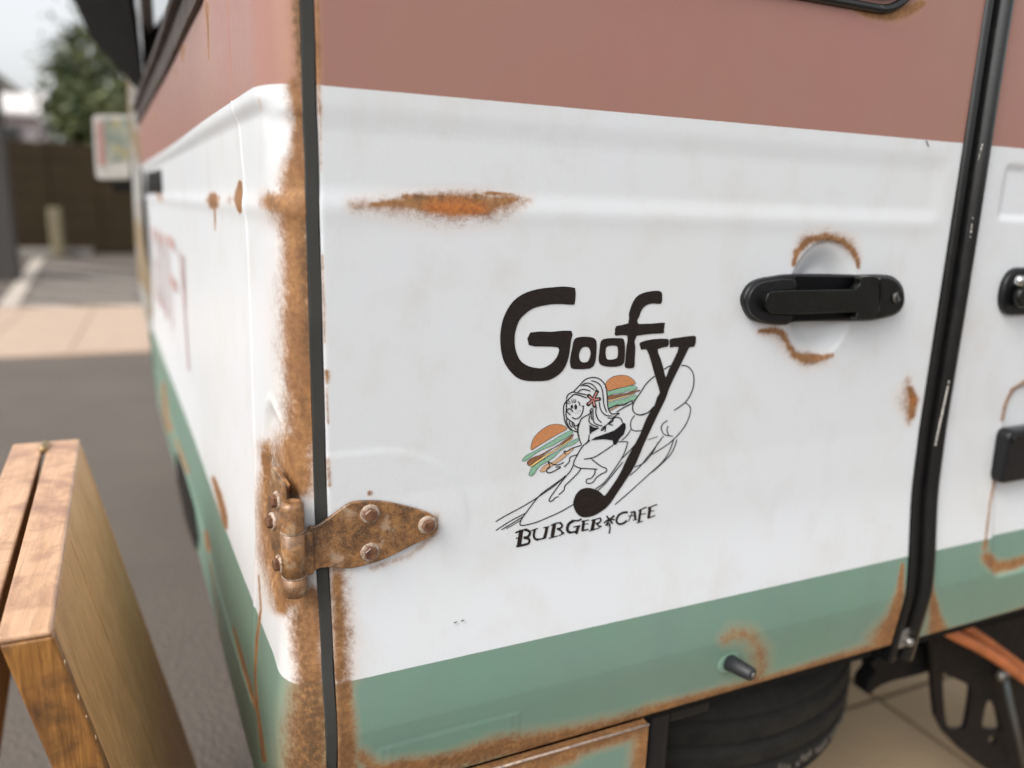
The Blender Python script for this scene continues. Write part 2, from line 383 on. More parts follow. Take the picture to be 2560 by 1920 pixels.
# handle dish
dr([(1985, 660, 7), (1992, 630, 10), (2020, 600, 12), (2065, 592, 12), (2105, 602, 12), (2130, 622, 11), (2143, 648, 8), (2146, 668, 5)], .80)
dr([(1990, 640, 12), (2010, 600, 19), (2065, 588, 21), (2125, 605, 19), (2146, 650, 10)], .52)
dr([(1900, 828, 6), (1935, 826, 11), (1958, 835, 10), (1970, 862, 9), (1985, 886, 12), (2010, 898, 16), (2042, 898, 13), (2080, 888, 6)], .80)
dr([(1900, 830, 12), (1950, 835, 18), (1975, 880, 17), (2015, 900, 25), (2060, 898, 18)], .50); dr([(1990, 890, 9), (2020, 895, 14), (2045, 894, 9)], .9)
dr([(2020, 600, 5), (2120, 610, 6)], .5, 'dark')
# blotch by the seal
dr([(2275, 972, 9), (2283, 1000, 13), (2278, 1040, 9)], .95); dr([(2270, 950, 12), (2266, 1000, 28), (2272, 1055, 12)], .52); dr([(2276, 962, 5), (2285, 1010, 6)], .6, 'dark')
dr([(2282, 1000, 10)], .8, 'orange')
# bottom edge of the door
dr([(920, 1935, 26), (1120, 1905, 22), (1240, 1872, 28), (1330, 1862, 30), (1440, 1838, 26), (1540, 1818, 26), (1630, 1792, 22)], .88)
dr([(1620, 1784, 20), (1700, 1762, 17), (1800, 1735, 16), (1950, 1695, 15), (2100, 1652, 17), (2200, 1626, 24)], .9)
dr([(2210, 1605, 36), (2236, 1550, 22), (2250, 1480, 10), (2256, 1410, 4)], .9)
dr([(1100, 1915, 16), (1440, 1845, 13), (1620, 1800, 13)], .6, 'dark'); dr([(1700, 1768, 8), (2200, 1640, 14)], .5, 'dark')
# stain over the rubber stop
dr([(1812, 1600, 18), (1838, 1584, 25), (1872, 1590, 26), (1898, 1625, 26), (1902, 1675, 26), (1880, 1720, 24)], .58)
dr([(1815, 1735, 24), (1850, 1725, 22), (1890, 1710, 20)], .60)
# under the window
dr([(2135, 22, 5), (2180, 36, 11), (2230, 38, 15), (2270, 26, 14), (2305, 8, 9)], .90); dr([(2160, 34, 10), (2240, 44, 16), (2290, 24, 12)], .55)
# weathering on the green and the hem
dr([(900, 1560, 12), (900, 1700, 12)], .4, 'grime')
HL, HR, HT, HB2 = [atY(*q) for q in ((1968, 750), (2148, 750), (2065, 582), (2030, 905))]
hcx, hcz = .578, .004
def door_depth(s, z):
    d = flare(z, .024-.006*s/.8)
    inx = sstep(.768, .730, s)
    d = d - .0016 * (sstep(.182, .155, z) * sstep(.096, .116, z)) * inx + .0007*np.exp(-((z-.094)/.010)**2) * inx
    # finger dish behind the handle
    a = .054; b = .070
    r = np.sqrt(((s-hcx)/a)**2 + ((z-hcz)/b)**2)
    d = d - .0125 * sstep(1., .5, r) - .0028*sstep(1.02, .97, r)
    # raised pad round the hinge
    r2 = np.sqrt(np.clip(s-.045, 0, 9)**2/.092**2 + ((z+.203)/.078)**2)
    d = d + .0007 * sstep(1.06, .97, r2) * sstep(-.235, -.19, z)
    # stuck-down plate, painted over
    q = ((s-.105)/.085)
    L = (z + .447 + .0*(s)) ; inside = sstep(.022, .0215, np.abs(s-.118)-.078+.022) * sstep(.0195, .0190, np.abs(L))
    d = d + .0006 * inside
    d = d + .0005*np.exp(-((np.abs(s-.118)-.066)/.0012)**2) * (np.abs(L) < .019)
    return d
dpath = [(0.0005, .016), (0.0002, .004), (.0004, .0016), (.0012, .0004)] + [(x, 0) for x in lin(.0025, .775, .0026)] + [(.7785, .0004), (.7795, .002), (.780, .016)]
dpath = np.array(dpath); dn = np.zeros_like(dpath); dn[:, 1] = -1
zr = [(-.4860, -.016), (-.4860, -.004), (-.4857, -.0012)] + [(z, 0) for z in lin(-.4842, .35, .0026)] + [(z, 0) for z in lin(.36, 1.15, .03)]
door = build_panel('rear_door', dpath, dn, dpath[:, 0], zr, door_depth, PAINT, van, DM)
door['label'] = 'left rear door with the painted logo and black pull handle'

# scratches in the white paint
SCR = simple('scratch', (.10, .10, .09), .6)
for sc_ in (((1135, 1558), (1142, 1554)), ((1153, 1553), (1160, 1550)), ((2316, 352), (2322, 366))):
    bm = bmesh.new(); P_ = [atY(u, v, -.0009 - float(flare(np.array(atY(u, v)[2]), .0225))) for u, v in sc_]; tube_bm(bm, P_, .00055, 5); from_bm('scratch', bm, SCR, van)
# ---- right rear door
D2 = {'rust': [], 'grime': []}
def d2(L, st=1., k='rust'): D2[k].append((door_pts(L), st))
d2([(2575, 945, 6), (2530, 975, 6), (2513, 1010, 6), (2505, 1050, 5)], .68)
d2([(2497, 1110, 3), (2490, 1180, 6), (2475, 1260, 4), (2465, 1345, 4), (2462, 1370, 9)], .66)
d2([(2468, 1395, 14), (2490, 1418, 15), (2530, 1412, 13), (2580, 1392, 10)], .90)
d2([(2325, 1400, 4), (2330, 1480, 6), (2338, 1540, 14), (2345, 1580, 26)], .9); d2([(2370, 1590, 14), (2450, 1562, 9), (2580, 1520, 9)], .85)
d2([(2400, 700, 40), (2440, 1150, 60), (2400, 1250, 40)], .34, 'grime'); d2([(2450, 1000, 30), (2490, 900, 20)], .3, 'grime')
rr_x0, rr_z1, rr_z0 = atY(2502, 1100)[0], atY(2530, 965)[2], atY(2490, 1425)[2]
def door2_depth(s, z):
    d = flare(z) - .0032 * (sstep(.176, .163, z) * sstep(.100, .112, z)) * sstep(.86, .875, s)
    q = np.maximum(np.maximum((rr_x0 + .012 - s), 0), 0); t = np.maximum(np.abs(z-(rr_z1+rr_z0)/2)-((rr_z1-rr_z0)/2-.03), 0)
    sd_ = np.hypot(np.maximum(rr_x0+.03-s, 0), t) - .03
    return d - .006 * sstep(.002, -.006, sd_)
px = [(.829, .016), (.8292, .003), (.8302, .0006)] + [(x, 0) for x in lin(.832, 1.05, .003)] + [(x, 0) for x in lin(1.06, 1.60, .02)]
px = np.array(px); pn = np.zeros_like(px); pn[:, 1] = -1
door2 = build_panel('rear_door', px, pn, px[:, 0], zr, door2_depth, PAINT, van, D2)
door2['label'] = 'right rear door with black handle and recessed plate area'

# ---- corner and side sheets
CM = {'rust': [], 'dark': [], 'orange': [], 'grime': []}
def cr(L, st=1., k='rust'): CM[k].append(([(u-3, v, r*1.22) for u, v, r in L] if k == 'rust' else L, st))
cr([(745, -20, 18), (750, 100, 15), (754, 205, 11)], .74, 'rust'); cr([(738, -20, 30), (742, 160, 26)], .46)
cr([(746, -10, 22), (750, 70, 18), (752, 200, 10)], 1., 'dark')
cr([(742, 215, 20), (752, 300, 13), (750, 370, 20), (748, 450, 26)], .86); cr([(733, 215, 20), (745, 320, 20)], .55)
cr([(680, 505, 20), (700, 510, 24), (740, 500, 26)], .92); cr([(672, 500, 25), (700, 540, 30)], .55); cr([(683, 505, 9), (690, 515, 8)], .9, 'dark')
cr([(748, 420, 30), (742, 520, 38), (746, 620, 30), (748, 700, 32), (750, 800, 34), (752, 900, 34), (762, 1000, 32), (765, 1090, 30)], .97)
cr([(728, 480, 30), (735, 600, 32), (735, 720, 38), (735, 850, 38), (742, 960, 34), (730, 1060, 26)], .62)
cr([(762, 560, 12), (764, 700, 13), (768, 800, 12), (770, 880, 12)], .8, 'dark'); cr([(755, 1000, 12), (760, 1060, 10)], .5, 'dark')
cr([(742, 1120, 40), (740, 1170, 44), (748, 1205, 34)], .97); cr([(720, 1100, 34), (700, 1150, 30)], .66); cr([(672, 1140, 9), (690, 1165, 9)], .85, 'dark')
cr([(672, 1140, 14), (670, 1220, 12), (676, 1320, 13), (688, 1400, 14), (694, 1470, 13), (708, 1520, 16)], .92)
cr([(684, 1190, 24), (686, 1240, 30), (692, 1310, 36), (704, 1400, 38), (722, 1480, 36)], 1.); cr([(672, 1120, 22), (668, 1160, 14)], .7); cr([(700, 1420, 20), (725, 1500, 20), (750, 1560, 14), (762, 1660, 14)], .8, 'dark'); cr([(668, 1180, 8), (668, 1300, 8), (684, 1420, 10)], .6, 'dark'); cr([(700, 1430, 26), (720, 1500, 24), (760, 1500, 24)], .85)
cr([(775, 1500, 30), (770, 1560, 34), (772, 1620, 32), (782, 1690, 32)], .95); cr([(740, 1520, 26), (752, 1610, 26), (765, 1690, 28)], .62)
cr([(770, 1500, 16), (765, 1560, 12), (775, 1680, 14)], .6, 'dark')
cr([(780, 1720, 38), (778, 1800, 46), (775, 1930, 52)], .9); cr([(778, 1730, 36), (775, 1800, 44), (775, 1930, 50)], 1.1, 'dark'); dr([(855, 1720, 26), (862, 1920, 30)], .7, 'dark')
cr([(742, 1780, 26), (738, 1930, 34)], .52)
cr([(649, 245, 3), (657, 275, 3)], .5); cr([(655, 1525, 2.5), (645, 1600, 3), (640, 1690, 3), (645, 1760, 3), (654, 1830, 4), (664, 1900, 5)], .85); cr([(650, 1440, 2), (655, 1520, 3)], .7)
def zline(L, st, k='rust'): cr(L, st, k)
SM = {'rust': [], 'dark': [], 'orange': [], 'grime': []}
def sr(L, st=1., k='rust'): SM[k].append((L, st))
sr([(533, 495, 12), (534, 510, 12)], 1.); sr([(537, 520, 3), (538, 575, 1.6)], .8); sr([(520, 500, 8), (545, 495, 9)], .62)
sr([(600, 455, 5), (597, 500, 13), (600, 530, 5)], .92); sr([(575, 500, 14)], .5); sr([(532, 505, 6)], .7, 'dark')
sr([(519, 40, 2.2), (521, 110, 2.2), (522, 150, 1.3)], .85); sr([(517, 10, 7), (519, 70, 3)], .6); sr([(456, 118, 9), (457, 155, 4)], .6)
sr([(440, 170, 4), (438, 200, 3)], .5); sr([(385, 290, 5), (384, 300, 4)], .6); sr([(395, 480, 6), (403, 500, 4)], .8)
sr([(583, 1565, 2), (600, 1630, 4), (625, 1720, 4), (650, 1800, 4), (658, 1840, 7)], .95)
sr([(533, 1195, 5), (548, 1240, 8), (560, 1290, 8), (566, 1320, 4)], .92); sr([(515, 1330, 5), (522, 1375, 6)], .85); sr([(525, 1400, 3), (540, 1500, 2.2), (556, 1640, 2.2)], .6)
sr([(408, 960, 5), (415, 1040, 6), (425, 1075, 7)], .8); sr([(440, 1100, 4), (470, 1180, 5)], .7)
sr([(655, 1840, 8), (668, 1900, 8), (676, 1930, 9)], .8); sr([(648, 1600, 3), (643, 1700, 3), (652, 1800, 3)], .7)
def side_depth(s, z):
    zz = s_of_y
    amp = sstep(.012, .06, s)
    d = (.0055 * sstep(.170, .186, z) - .0025 * sstep(-.2, .05, z) * sstep(.18, .10, z)) * amp
    d = d + .0022*np.exp(-((z-.094)/.010)**2) - .003 * (1-amp) * sstep(.176, .163, z) * sstep(.100, .112, z)
    d = d + flare(z, 1) * (.024 - .013*sstep(0, .07, s)) + .004 * np.exp(-((z+.487)/.004)**2) * sstep(.17, .2, s)
    return d
def corner_depth(s, z):
    d = side_depth(s, z)
    # pressed pocket behind the hinge's left leaf
    sc = s_of_y(.060); r = np.sqrt(((s-sc)/.058)**2 + ((z+.185)/.098)**2)
    d = d - .0045*sstep(1.0, .82, r) + .0012*np.exp(-((r-1.03)/.05)**2)
    return d + .0012 * sstep(s_of_y(.165)-.008, s_of_y(.165)-.004, s)
def path_cut(s0, s1, step0, step1, s_break=9):
    ss = []; s = s0
    while s < s1: ss.append(s); s += step0 if s < s_break else step1 * min(1 + (s-s_break)*1.5, 6)
    ss.append(s1); ss = np.array(ss)
    P = np.stack([np.interp(ss, PS, PLAN[:, 0]), np.interp(ss, PS, PLAN[:, 1])], 1)
    t = np.gradient(PLAN, axis=0); t /= np.linalg.norm(t, axis=1)[:, None]
    nx = np.interp(ss, PS, -t[:, 1]); ny = np.interp(ss, PS, t[:, 0])
    N = np.stack([nx, ny], 1); N /= np.linalg.norm(N, axis=1)[:, None]
    return P, N, ss
SC = s_of_y(.165)
P, N, ss = path_cut(0, SC, .002, .002)
P = np.vstack([[(-.0105, .018), (-.0107, .006), (-.011, .0035)], P, [P[-1] - N[-1]*.012]]); N = np.vstack([[(0, -1)]*3, N, [N[-1]]]); ss = np.concatenate([[-.002, -.0015, -.0007], ss, [ss[-1]+.0005]])
zc = [(z, 0) for z in lin(-.70, .42, .0027)] + [(z, 0) for z in lin(.45, 1.15, .05)]
corner = build_panel('corner_panel', P, N, ss, zc, corner_depth, PAINT, van, CM)
P, N, ss = path_cut(SC+.0012, PS[-1], .004, .007, .35)
P = np.vstack([[P[0]-N[0]*.012], P]); N = np.vstack([[N[0]], N]); ss = np.concatenate([[ss[0]-.0005], ss])
zs = [(z, 0) for z in lin(-.598, .317, .004)]
zs = [(-.600, -.05), (-.600, -.004)] + zs
sidep = build_panel('side_panel', P, N, ss, zs, side_depth, PAINT, van, SM)
P, N, ss = path_cut(SC+.0012, s_of_y(.335), .01, .01)
upper = build_panel('side_panel', P, N, ss, [(z, 0) for z in lin(.319, 1.15, .02)], side_depth, PAINT, van, {'rust': SM['rust']})

# ---- vertical rubber in the left gap
bm = bmesh.new(); prev = None
prof = [(-.0112, .012), (-.0112, .0022), (-.0105, .0016), (-.001, .0012), (-.0004, .0018), (-.0004, .012)]
for z in lin(-.70, 1.15, .02):
    f = float(flare(np.array(z), .024)); row = [bm.verts.new((x + .0005*math.sin(z*60), y - f, z)) for x, y in prof]
    if prev:
        for i in range(len(row)-1): bm.faces.new([prev[i], prev[i+1], row[i+1], row[i]])
    prev = row
from_bm('gap_seal', bm, RUBBER, van, False)
# ---- centre seal between the doors: two ribbed mouldings
def seal(name, prof, mat):
    bm = bmesh.new(); prev = None
    for z in lin(-.515, 1.15, .01):
        f = float(flare(np.array(z))); wv = 0
        row = [bm.verts.new((x - .0035*float(sstep(.0, .35, np.array(z))) + wv, y - f, z)) for x, y in prof]
        if prev:
            for i in range(len(row)-1): bm.faces.new([prev[i], prev[i+1], row[i+1], row[i]])
        prev = row
    return from_bm(name, bm, mat, van, True)
seal('door_seal', [(.7815, .016), (.7818, .002), (.783, -.0025), (.786, -.004), (.789, -.003), (.791, .001), (.7925, .001), (.7935, -.001), (.795, -.001), (.796, .004), (.799, .005), (.803, .004)], SEAL)
seal('door_seal', [(.8035, .006), (.805, -.003), (.8085, -.0085), (.813, -.0105), (.818, -.010), (.823, -.007), (.8262, -.001), (.8275, .006), (.8278, .016)], SEAL)
box('seal_backing', .780, .830, .010, .02, -.52, 1.15, DARK, van)
# flaked paint on the seal
bm = bmesh.new()
def flake(u0, v0, u1, v1, w, n=6):
    for i in range(n):
        t = (i+random.random()*.6)/n; p = atY(u0+(u1-u0)*t, v0+(v1-v0)*t, -.0105 - float(flare(np.array(atY(u0, v0)[2]))))
        bmesh.ops.create_uvsphere(bm, u_segments=8, v_segments=5, radius=1, matrix=Matrix.Translation(p) @ Matrix.Diagonal((w*random.uniform(.5, 1), .0006, w*random.uniform(.8, 2.6), 1)))
flake(2456, 360, 2445, 405, .0007, 6); flake(2432, 545, 2425, 600, .0009, 5)
for i in range(14): flake(2372-i*2.4, 955+i*11, 2370-i*2.4, 970+i*11, .0016, 2)
FLK = simple('paint_flakes', (.72, .68, .62), .6, .1, 100); o = from_bm('paint_flake', bm, FLK, van, True); tag(o, kind='stuff')

# ---- latch bits at the foot of the seal
lp = atY(2250, 1592, -.004)
lm = box('latch', lp[0]-.012, lp[0]+.012, -.014, .006, lp[2]-.012, lp[2]+.016, STEEL, van, .003)
lathe('latch_pin', [(0, 0), (.005, 0), (.006, .002), (.006, .01), (.004, .013), (0, .013)], (lp[0]-.002, -.013, lp[2]+.002), (0, -1, 0), STEEL, lm, 16)
q = atY(2258, 1528, -.004); tube('cable', [(q[0]-.003, .0, q[2]+.022), (q[0], -.006, q[2]), (q[0]+.003, -.002, q[2]-.02)], .0028, simple('red_cable', (.55, .11, .03), .5), van)

# ---- door window with heating lines
wz = atY(2200, 24)[2]; wx = atY(2285, 2)[0]
def rrect(x0, x1, z0, z1, r, y, n=8):
    out = []
    for cx, cz, a0 in ((x1-r, z0+r, -90), (x1-r, z1-r, 0), (x0+r, z1-r, 90), (x0+r, z0+r, 180)):
        for k in range(n+1): a = math.radians(a0 + 90*k/n); out.append((cx+r*math.cos(a), y, cz+r*math.sin(a)))
    return out
win = prism('window', rrect(.12, wx-.004, wz+.010, .86, .05, -.001), (0, -.004, 0), GLASS, van)
outer = rrect(.11, wx+.004, wz, .87, .058, -.0005, 10); bm = bmesh.new()
tube_bm(bm, outer + outer[:2], .0052, 10); from_bm('gasket', bm, SEAL, win, True)
HLn = simple('heater_line', (.10, .095, .07), .6)
for i in range(11):
    xx = .585 - i*.024 if i else .60
    box('heater_line', xx-.001, xx+.001, -.0058, -.0051, wz+.016, .84, HLn, win)
box('heater_line', .3, .615, -.0058, -.0051, wz+.014, wz+.016, HLn, win)

# ---- pull handle
hdl = empty('door_handle', (hcx, -.01, .01), van); hdl['label'] = 'black pull handle with key cylinder on the left rear door'
def hp(L, Y): return [atY(1800+x/2.9105, 540+y/2.9105, Y) for x, y in L]
bez = crom([(180, 620), (195, 560), (235, 500), (310, 460), (430, 438), (520, 427), (800, 425), (1020, 430), (1100, 428), (1230, 430), (1290, 455), (1335, 510), (1352, 590), (1340, 660), (1300, 710), (1230, 740), (1100, 765), (900, 768), (560, 775), (490, 795), (380, 792), (260, 765), (205, 700)], 3, True)
prism('bezel', hp(bez, -.008), (0, .013, 0), PLASTIC, hdl, .003, 3)
cap = [(212, 600), (250, 525), (330, 480), (530, 458), (552, 530), (400, 545), (345, 575), (330, 640), (360, 695), (420, 712), (530, 725), (497, 778), (380, 783), (280, 752), (225, 690)]
prism('end_cap', hp(crom(cap, 3, True), -.0135), (0, .007, 0), PLASTIC, hdl, .0018, 3)
prism('recess_shade', hp([(556, 440), (1005, 448), (1000, 500), (965, 532), (560, 545)], -.0086), (0, .004, 0), HOLE_SHADE, hdl)  # flat black plates on the bezel imitate the shaded finger openings
prism('recess_shade', hp([(540, 722), (965, 706), (985, 738), (520, 762)], -.0086), (0, .004, 0), HOLE_SHADE, hdl)
grip = [(335, 640), (348, 580), (400, 548), (700, 540), (950, 536), (1000, 522), (1022, 490), (1035, 445), (1148, 445), (1160, 520), (1158, 640), (1135, 745), (1000, 752), (995, 720), (975, 700), (700, 708), (420, 712), (360, 695)]
prism('grip', hp(crom(grip, 3, True), -.023), (0, .010, 0), PLASTIC2, hdl, .0042, 4)
keyh = [(1166, 445), (1240, 445), (1300, 480), (1335, 540), (1345, 600), (1330, 660), (1290, 705), (1220, 735), (1140, 748), (1165, 640), (1170, 520)]
prism('key_housing', hp(crom(keyh, 3, True), -.0185), (0, .012, 0), PLASTIC2, hdl, .0034, 4)
kc = hp([(1282, 592)], -.0186)[0]
lathe('key_ring', [(.0062, 0), (.0078, .0), (.0085, .0008), (.0078, .0016), (.0066, .0014), (.0060, .0002)], kc, (0, -1, 0), PLASTIC2, hdl, 24)
lathe('key_cylinder', [(0, .0004), (.0058, .0004), (.0060, 0), (.0060, -.004)], kc, (0, -1, 0), STEEL, hdl, 24)
box('keyhole', kc[0]-.0008, kc[0]+.0008, kc[1]-.0008, kc[1]-.0003, kc[2]-.0035, kc[2]+.0035, HOLE_SHADE, hdl)
# second handle and lamp box at the right edge
h2 = empty('door_handle', (.95, -.01, .03), van); h2['label'] = 'cut-off black handle at the right edge of the photograph'
a = atY(2513, 735, -.01)
prism('bezel', [(x, -.008, z) for x, z in [(p[0], p[2]) for p in rrect(a[0], a[0]+.24, a[2]-.030, a[2]+.034, .028, 0, 6)]], (0, .012, 0), PLASTIC, h2, .003)
prism('grip', rrect(a[0]+.012, a[0]+.2, a[2]-.018, a[2]+.012, .014, -.022, 6), (0, .012, 0), PLASTIC2, h2, .004)
lathe('key_cylinder', [(0, .003), (.006, .003), (.007, 0), (.007, -.004)], (a[0]+.012, -.02, a[2]+.018), (0, -1, 0), CHROME, h2, 20)
a = atY(2506, 1140, -.015); b = atY(2506, 1078, -.015); c = atY(2506, 1208, -.015)
lb = prism('plate_lamp', rrect(a[0], a[0]+.22, c[2], b[2], .012, -.020, 5), (0, .022, 0), PLASTIC, van, .005)
lb['label'] = 'black plate lamp housing on the right rear door'
prism('lamp_lip', rrect(a[0]+.006, a[0]+.2, b[2]-.018, b[2]-.006, .005, -.023, 4), (0, .004, 0), PLASTIC2, lb, .001)

# ---- rubber stop on the green skirt
sp = atY(1822, 1655, -.017); tip = atY(1883, 1688, -.050)
stp = tube('door_stop', [Vector(sp), Vector(sp).lerp(Vector(tip), .5), Vector(sp).lerp(Vector(tip), .93), Vector(tip)], [.0105, .0095, .0085, .0070], simple('stop_rubber', (.022, .023, .026), .5), van, 20)
lathe('bolt', [(0, .0008), (.0032, .0008), (.0034, -.001)], tip, (Vector(tip)-Vector(sp)), STEEL, stp, 12)
lathe('boss', [(.017, .0), (.0155, .0018), (.011, .0022), (.0, .0022)], (sp[0], -.016, sp[2]), (0, -1, 0), PAINT, stp, 28)

# ---- the hinge
Z4 = lambda x, y: (620+x/3.3172, 1100+y/3.318)
hinge = empty('hinge', (-.02, -.02, -.2), van); hinge['label'] = 'rusty bolted strap hinge across the gap'
leafR = crom([(497, 752), (560, 722), (640, 672), (740, 600), (840, 530), (920, 512), (1010, 508), (1120, 512), (1250, 535), (1370, 565), (1470, 595), (1530, 622), (1565, 660), (1578, 705), (1570, 750), (1540, 790), (1480, 825), (1380, 870), (1260, 930), (1110, 1000), (980, 1040), (860, 1068), (740, 1062), (640, 1060), (570, 1075), (500, 1112)], 3, True)
prism('strap', [atY(*Z4(x, y), -.0075) for x, y in leafR], (0, .0045, 0), RUST, hinge, .0011, 2)
def bolt(c, ax, rot=0, r=.0066):
    hb = lathe('washer', [(0, .0018), (r*1.25, .0018), (r*1.38, .0012), (r*1.42, 0), (r*1.42, -.001)], c, ax, WASHER, hinge, 32, True)
    ax = Vector(ax).normalized(); a = Vector((0, 0, 1)); b = ax.cross(a).normalized(); bm = bmesh.new(); R = []
    for rr, h in ((r*1.02, .0018), (r, .0052), (r*.86, .0062)):
        R.append([bm.verts.new(Vector(c) + ax*h + (a*math.cos(math.radians(60*k+rot)) + b*math.sin(math.radians(60*k+rot)))*rr) for k in range(6)])
    for i in range(2):
        for k in range(6): bm.faces.new([R[i][k], R[i][(k+1) % 6], R[i+1][(k+1) % 6], R[i+1][k]])
    bm.faces.new(R[-1]); from_bm('bolt', bm, BOLT, hinge)
for x, y, r in ((1012, 612, 8), (1488, 703, 40), (1013, 928, 8)):
    bolt(atY(*Z4(x, y), -.0075), (0, -1, 0), r)
# left leaf lies on the side face
def on_side(u, v, out=.004):
    s, z, t = hit_plan(u, v); x = np.interp(s, PS, PLAN[:, 0]); y = np.interp(s, PS, PLAN[:, 1]); return np.array([x, y, z])
def bar_y(y): return float(np.interp(y, PLAN[:, 1], PLAN[:, 0]))
zc0 = -.2
cyl = atY(*Z4(393, 945), -.024)
bz = [atY(*Z4(393, y), -.024)[2] for y in (545, 795, 1172, 1352)]
bcx, bcy = cyl[0], -.012
lf = [( -.006, .052), (.006, .048), (.022, .056), (.036, .060), (.052, .040), (.062, .010), (.060, -.010), (.048, -.030), (.034, -.042), (.020, -.046), (.006, -.047), (-.006, -.046)]
zc0 = (bz[0]+bz[3])/2 + .004
pts = []
lfs = crom(lf, 3, True)
bm = bmesh.new(); fr = []; bk = []
for y, dz in lfs:
    yy = y; xx = bar_y(max(y, .004)) if y > .004 else bcx
    k = sstep(.0, .02, np.array(y)); xx = (bcx-.004)*(1-k) + (bar_y(max(y, .0035))-.0035)*k
    fr.append(bm.verts.new((xx-.0035, yy, zc0+dz))); bk.append(bm.verts.new((xx+.001, yy, zc0+dz)))
n = len(fr); bm.faces.new(fr); bm.faces.new(bk[::-1])
for i in range(n): bm.faces.new([fr[i], bk[i], bk[(i+1) % n], fr[(i+1) % n]])
bevelmod(from_bm('strap', bm, RUST, hinge), .001, 2)
for y, dz in ((.026, .030), (.040, .004), (.026, -.034)):
    bolt((bar_y(y)-.0072, y, zc0+dz), (-1, -.2, 0), 12, .0062)
# barrel
rb = .0106
for (za, zb) in ((bz[0], bz[1]+.0009), (bz[1]-.0009, bz[2]+.0009), (bz[2]-.0009, bz[3])):
    hgt = za-zb; e = .0012
    if za == bz[0]: prof = [(rb, 0), (rb, hgt-.005), (rb*.93, hgt-.002), (rb*.75, hgt-.0003), (rb*.42, hgt), (rb*.38, hgt-.0012), (0, hgt-.0012)]
    elif zb == bz[3]: prof = [(0, 0), (rb*.5, .0002), (rb*.8, .0015), (rb*.95, .004), (rb, .008), (rb, hgt-e*.3), (rb-e, hgt)]
    else: prof = [(rb-e, 0), (rb+.0001, e*.4), (rb+.0001, hgt-e*.4), (rb-e, hgt)]
    lathe('barrel', prof, (bcx, bcy, zb), (0, 0, 1), RUST, hinge, 40)
for zz in (bz[1], bz[2]): lathe('barrel_joint', [(rb-.0004, -.0006), (rb+.0004, 0), (rb-.0004, .0006)], (bcx, bcy, zz), (0, 0, 1), WASHER, hinge, 40)
# curl that joins the strap to the barrel
bm = bmesh.new(); x0, x1 = bcx+.006, atY(*Z4(520, 900), -.0075)[0]
zt0, zb0 = atY(*Z4(497, 755), -.0075)[2], atY(*Z4(500, 1110), -.0075)[2]
bx(bm, x0, x1+.002, -.0115, -.0035, zb0, zt0); bevelmod(from_bm('knuckle', bm, RUST, hinge), .002, 3)

# ---- body behind the skins: floor, and unseen roof and walls put in to block light
box('floor_pan', -.02, 1.60, .02, 3.2, -.52, -.47, DARK, van)
box('roof', -.05, 1.62, .0, 3.3, 1.15, 1.2, simple('roof_white', WHITE, .5), van)
box('inner_light_block', .30, 1.55, .05, .08, -.5, 1.15, DARK, van)
box('inner_light_block', -.0, 1.5, 2.7, 2.75, -.5, 1.15, DARK, van)
box('right_wall', 1.59, 1.62, .02, 3.2, -.6, 1.15, PAINT, van)
box('sill', -.02, 1.60, -.001, .02, -.4885, -.475, DARK, van, .002)

# ---- rusty bumper plate below the door
bp1 = atY(1622, 1812, -.022); bp0z = bp1[2]
BM = {'metric': True, 'rust': [([(-.02, bp0z-.002, .012), (bp1[0], bp0z-.002, .012)], .9), ([(bp1[0]-.004, bp0z, .016), (bp1[0]-.004, bp0z-.2, .018)], .95), ([(.15, bp0z-.01, .02), (.26, bp0z-.008, .014)], .9)], 'dark': [([(0, bp0z, .006), (bp1[0], bp0z, .006)], .6)]}
xs = lin(.02, bp1[0], .004); pp = np.array([(x, -.022) for x in xs] + [(bp1[0]+.0004, -.020), (bp1[0]+.0004, .01)]); nn = np.zeros_like(pp); nn[:, 1] = -1
zrow = [(z, 0) for z in lin(bp0z-.25, bp0z-.0015, .004)] + [(bp0z, -.0006), (bp0z, -.012)]
build_panel('bumper_plate', pp, nn, pp[:, 0], zrow, lambda s, z: s*0, PAINT, van, BM)
tube('bumper_edge', [(.02, -.022, bp0z+.0005), (bp1[0], -.022, bp0z+.0005)], .0016, simple('scuffed_edge', (.55, .42, .34), .4, .3, 200), van, 8)

# ---- spare tyre slung under the floor
spc = (.645, .42, -.66)
tyre_prof = [(.17, -.095), (.20, -.112), (.26, -.12), (.315, -.108), (.335, -.09)]
tp = []
for i, h in enumerate(np.linspace(-.088, .088, 45)):
    groove = any(abs(h-g0) < .0055 for g0 in (-.058, -.02, .02, .058))
    tp.append((.372 - 10*h*h*.12/.01*.01 - .9*max(0, abs(h)-.06)**1.5*4 - (.011 if groove else 0), h))
tyre_prof += tp + [(.335, .094), (.315, .108), (.26, .12), (.20, .112), (.17, .095)]
spare = lathe('spare_wheel', tyre_prof, spc, (0, 0, 1), TYRE, van, 96)
lathe('rim', [(0, -.04), (.12, -.04), (.16, -.09), (.18, -.1), (.18, .1), (.16, .09), (.1, .05), (0, .05)], spc, (0, 0, 1), simple('rim_dark', (.05, .05, .05), .5), spare, 48)
bm = bmesh.new()      # moulded marks and grit on the shoulder
for i in range(30):
    a = math.radians(-88 + i*1.5)
    if i % 5 in (3,): continue
    r = .3705; c = Vector((spc[0]+r*math.cos(a), spc[1]+r*math.sin(a), spc[2]-.040+random.uniform(-.004, .006)))
    mt = Matrix.Translation(c) @ Matrix.Rotation(a, 4, 'Z') @ Matrix.Diagonal((.0035, .006*random.uniform(.5, 1), .010*random.uniform(.5, 1), 1))
    bmesh.ops.create_icosphere(bm, subdivisions=1, radius=1, matrix=mt)
o = from_bm('tread_mark', bm, simple('dry_mud', (.085, .075, .06), .9), spare); tag(o, kind='stuff')
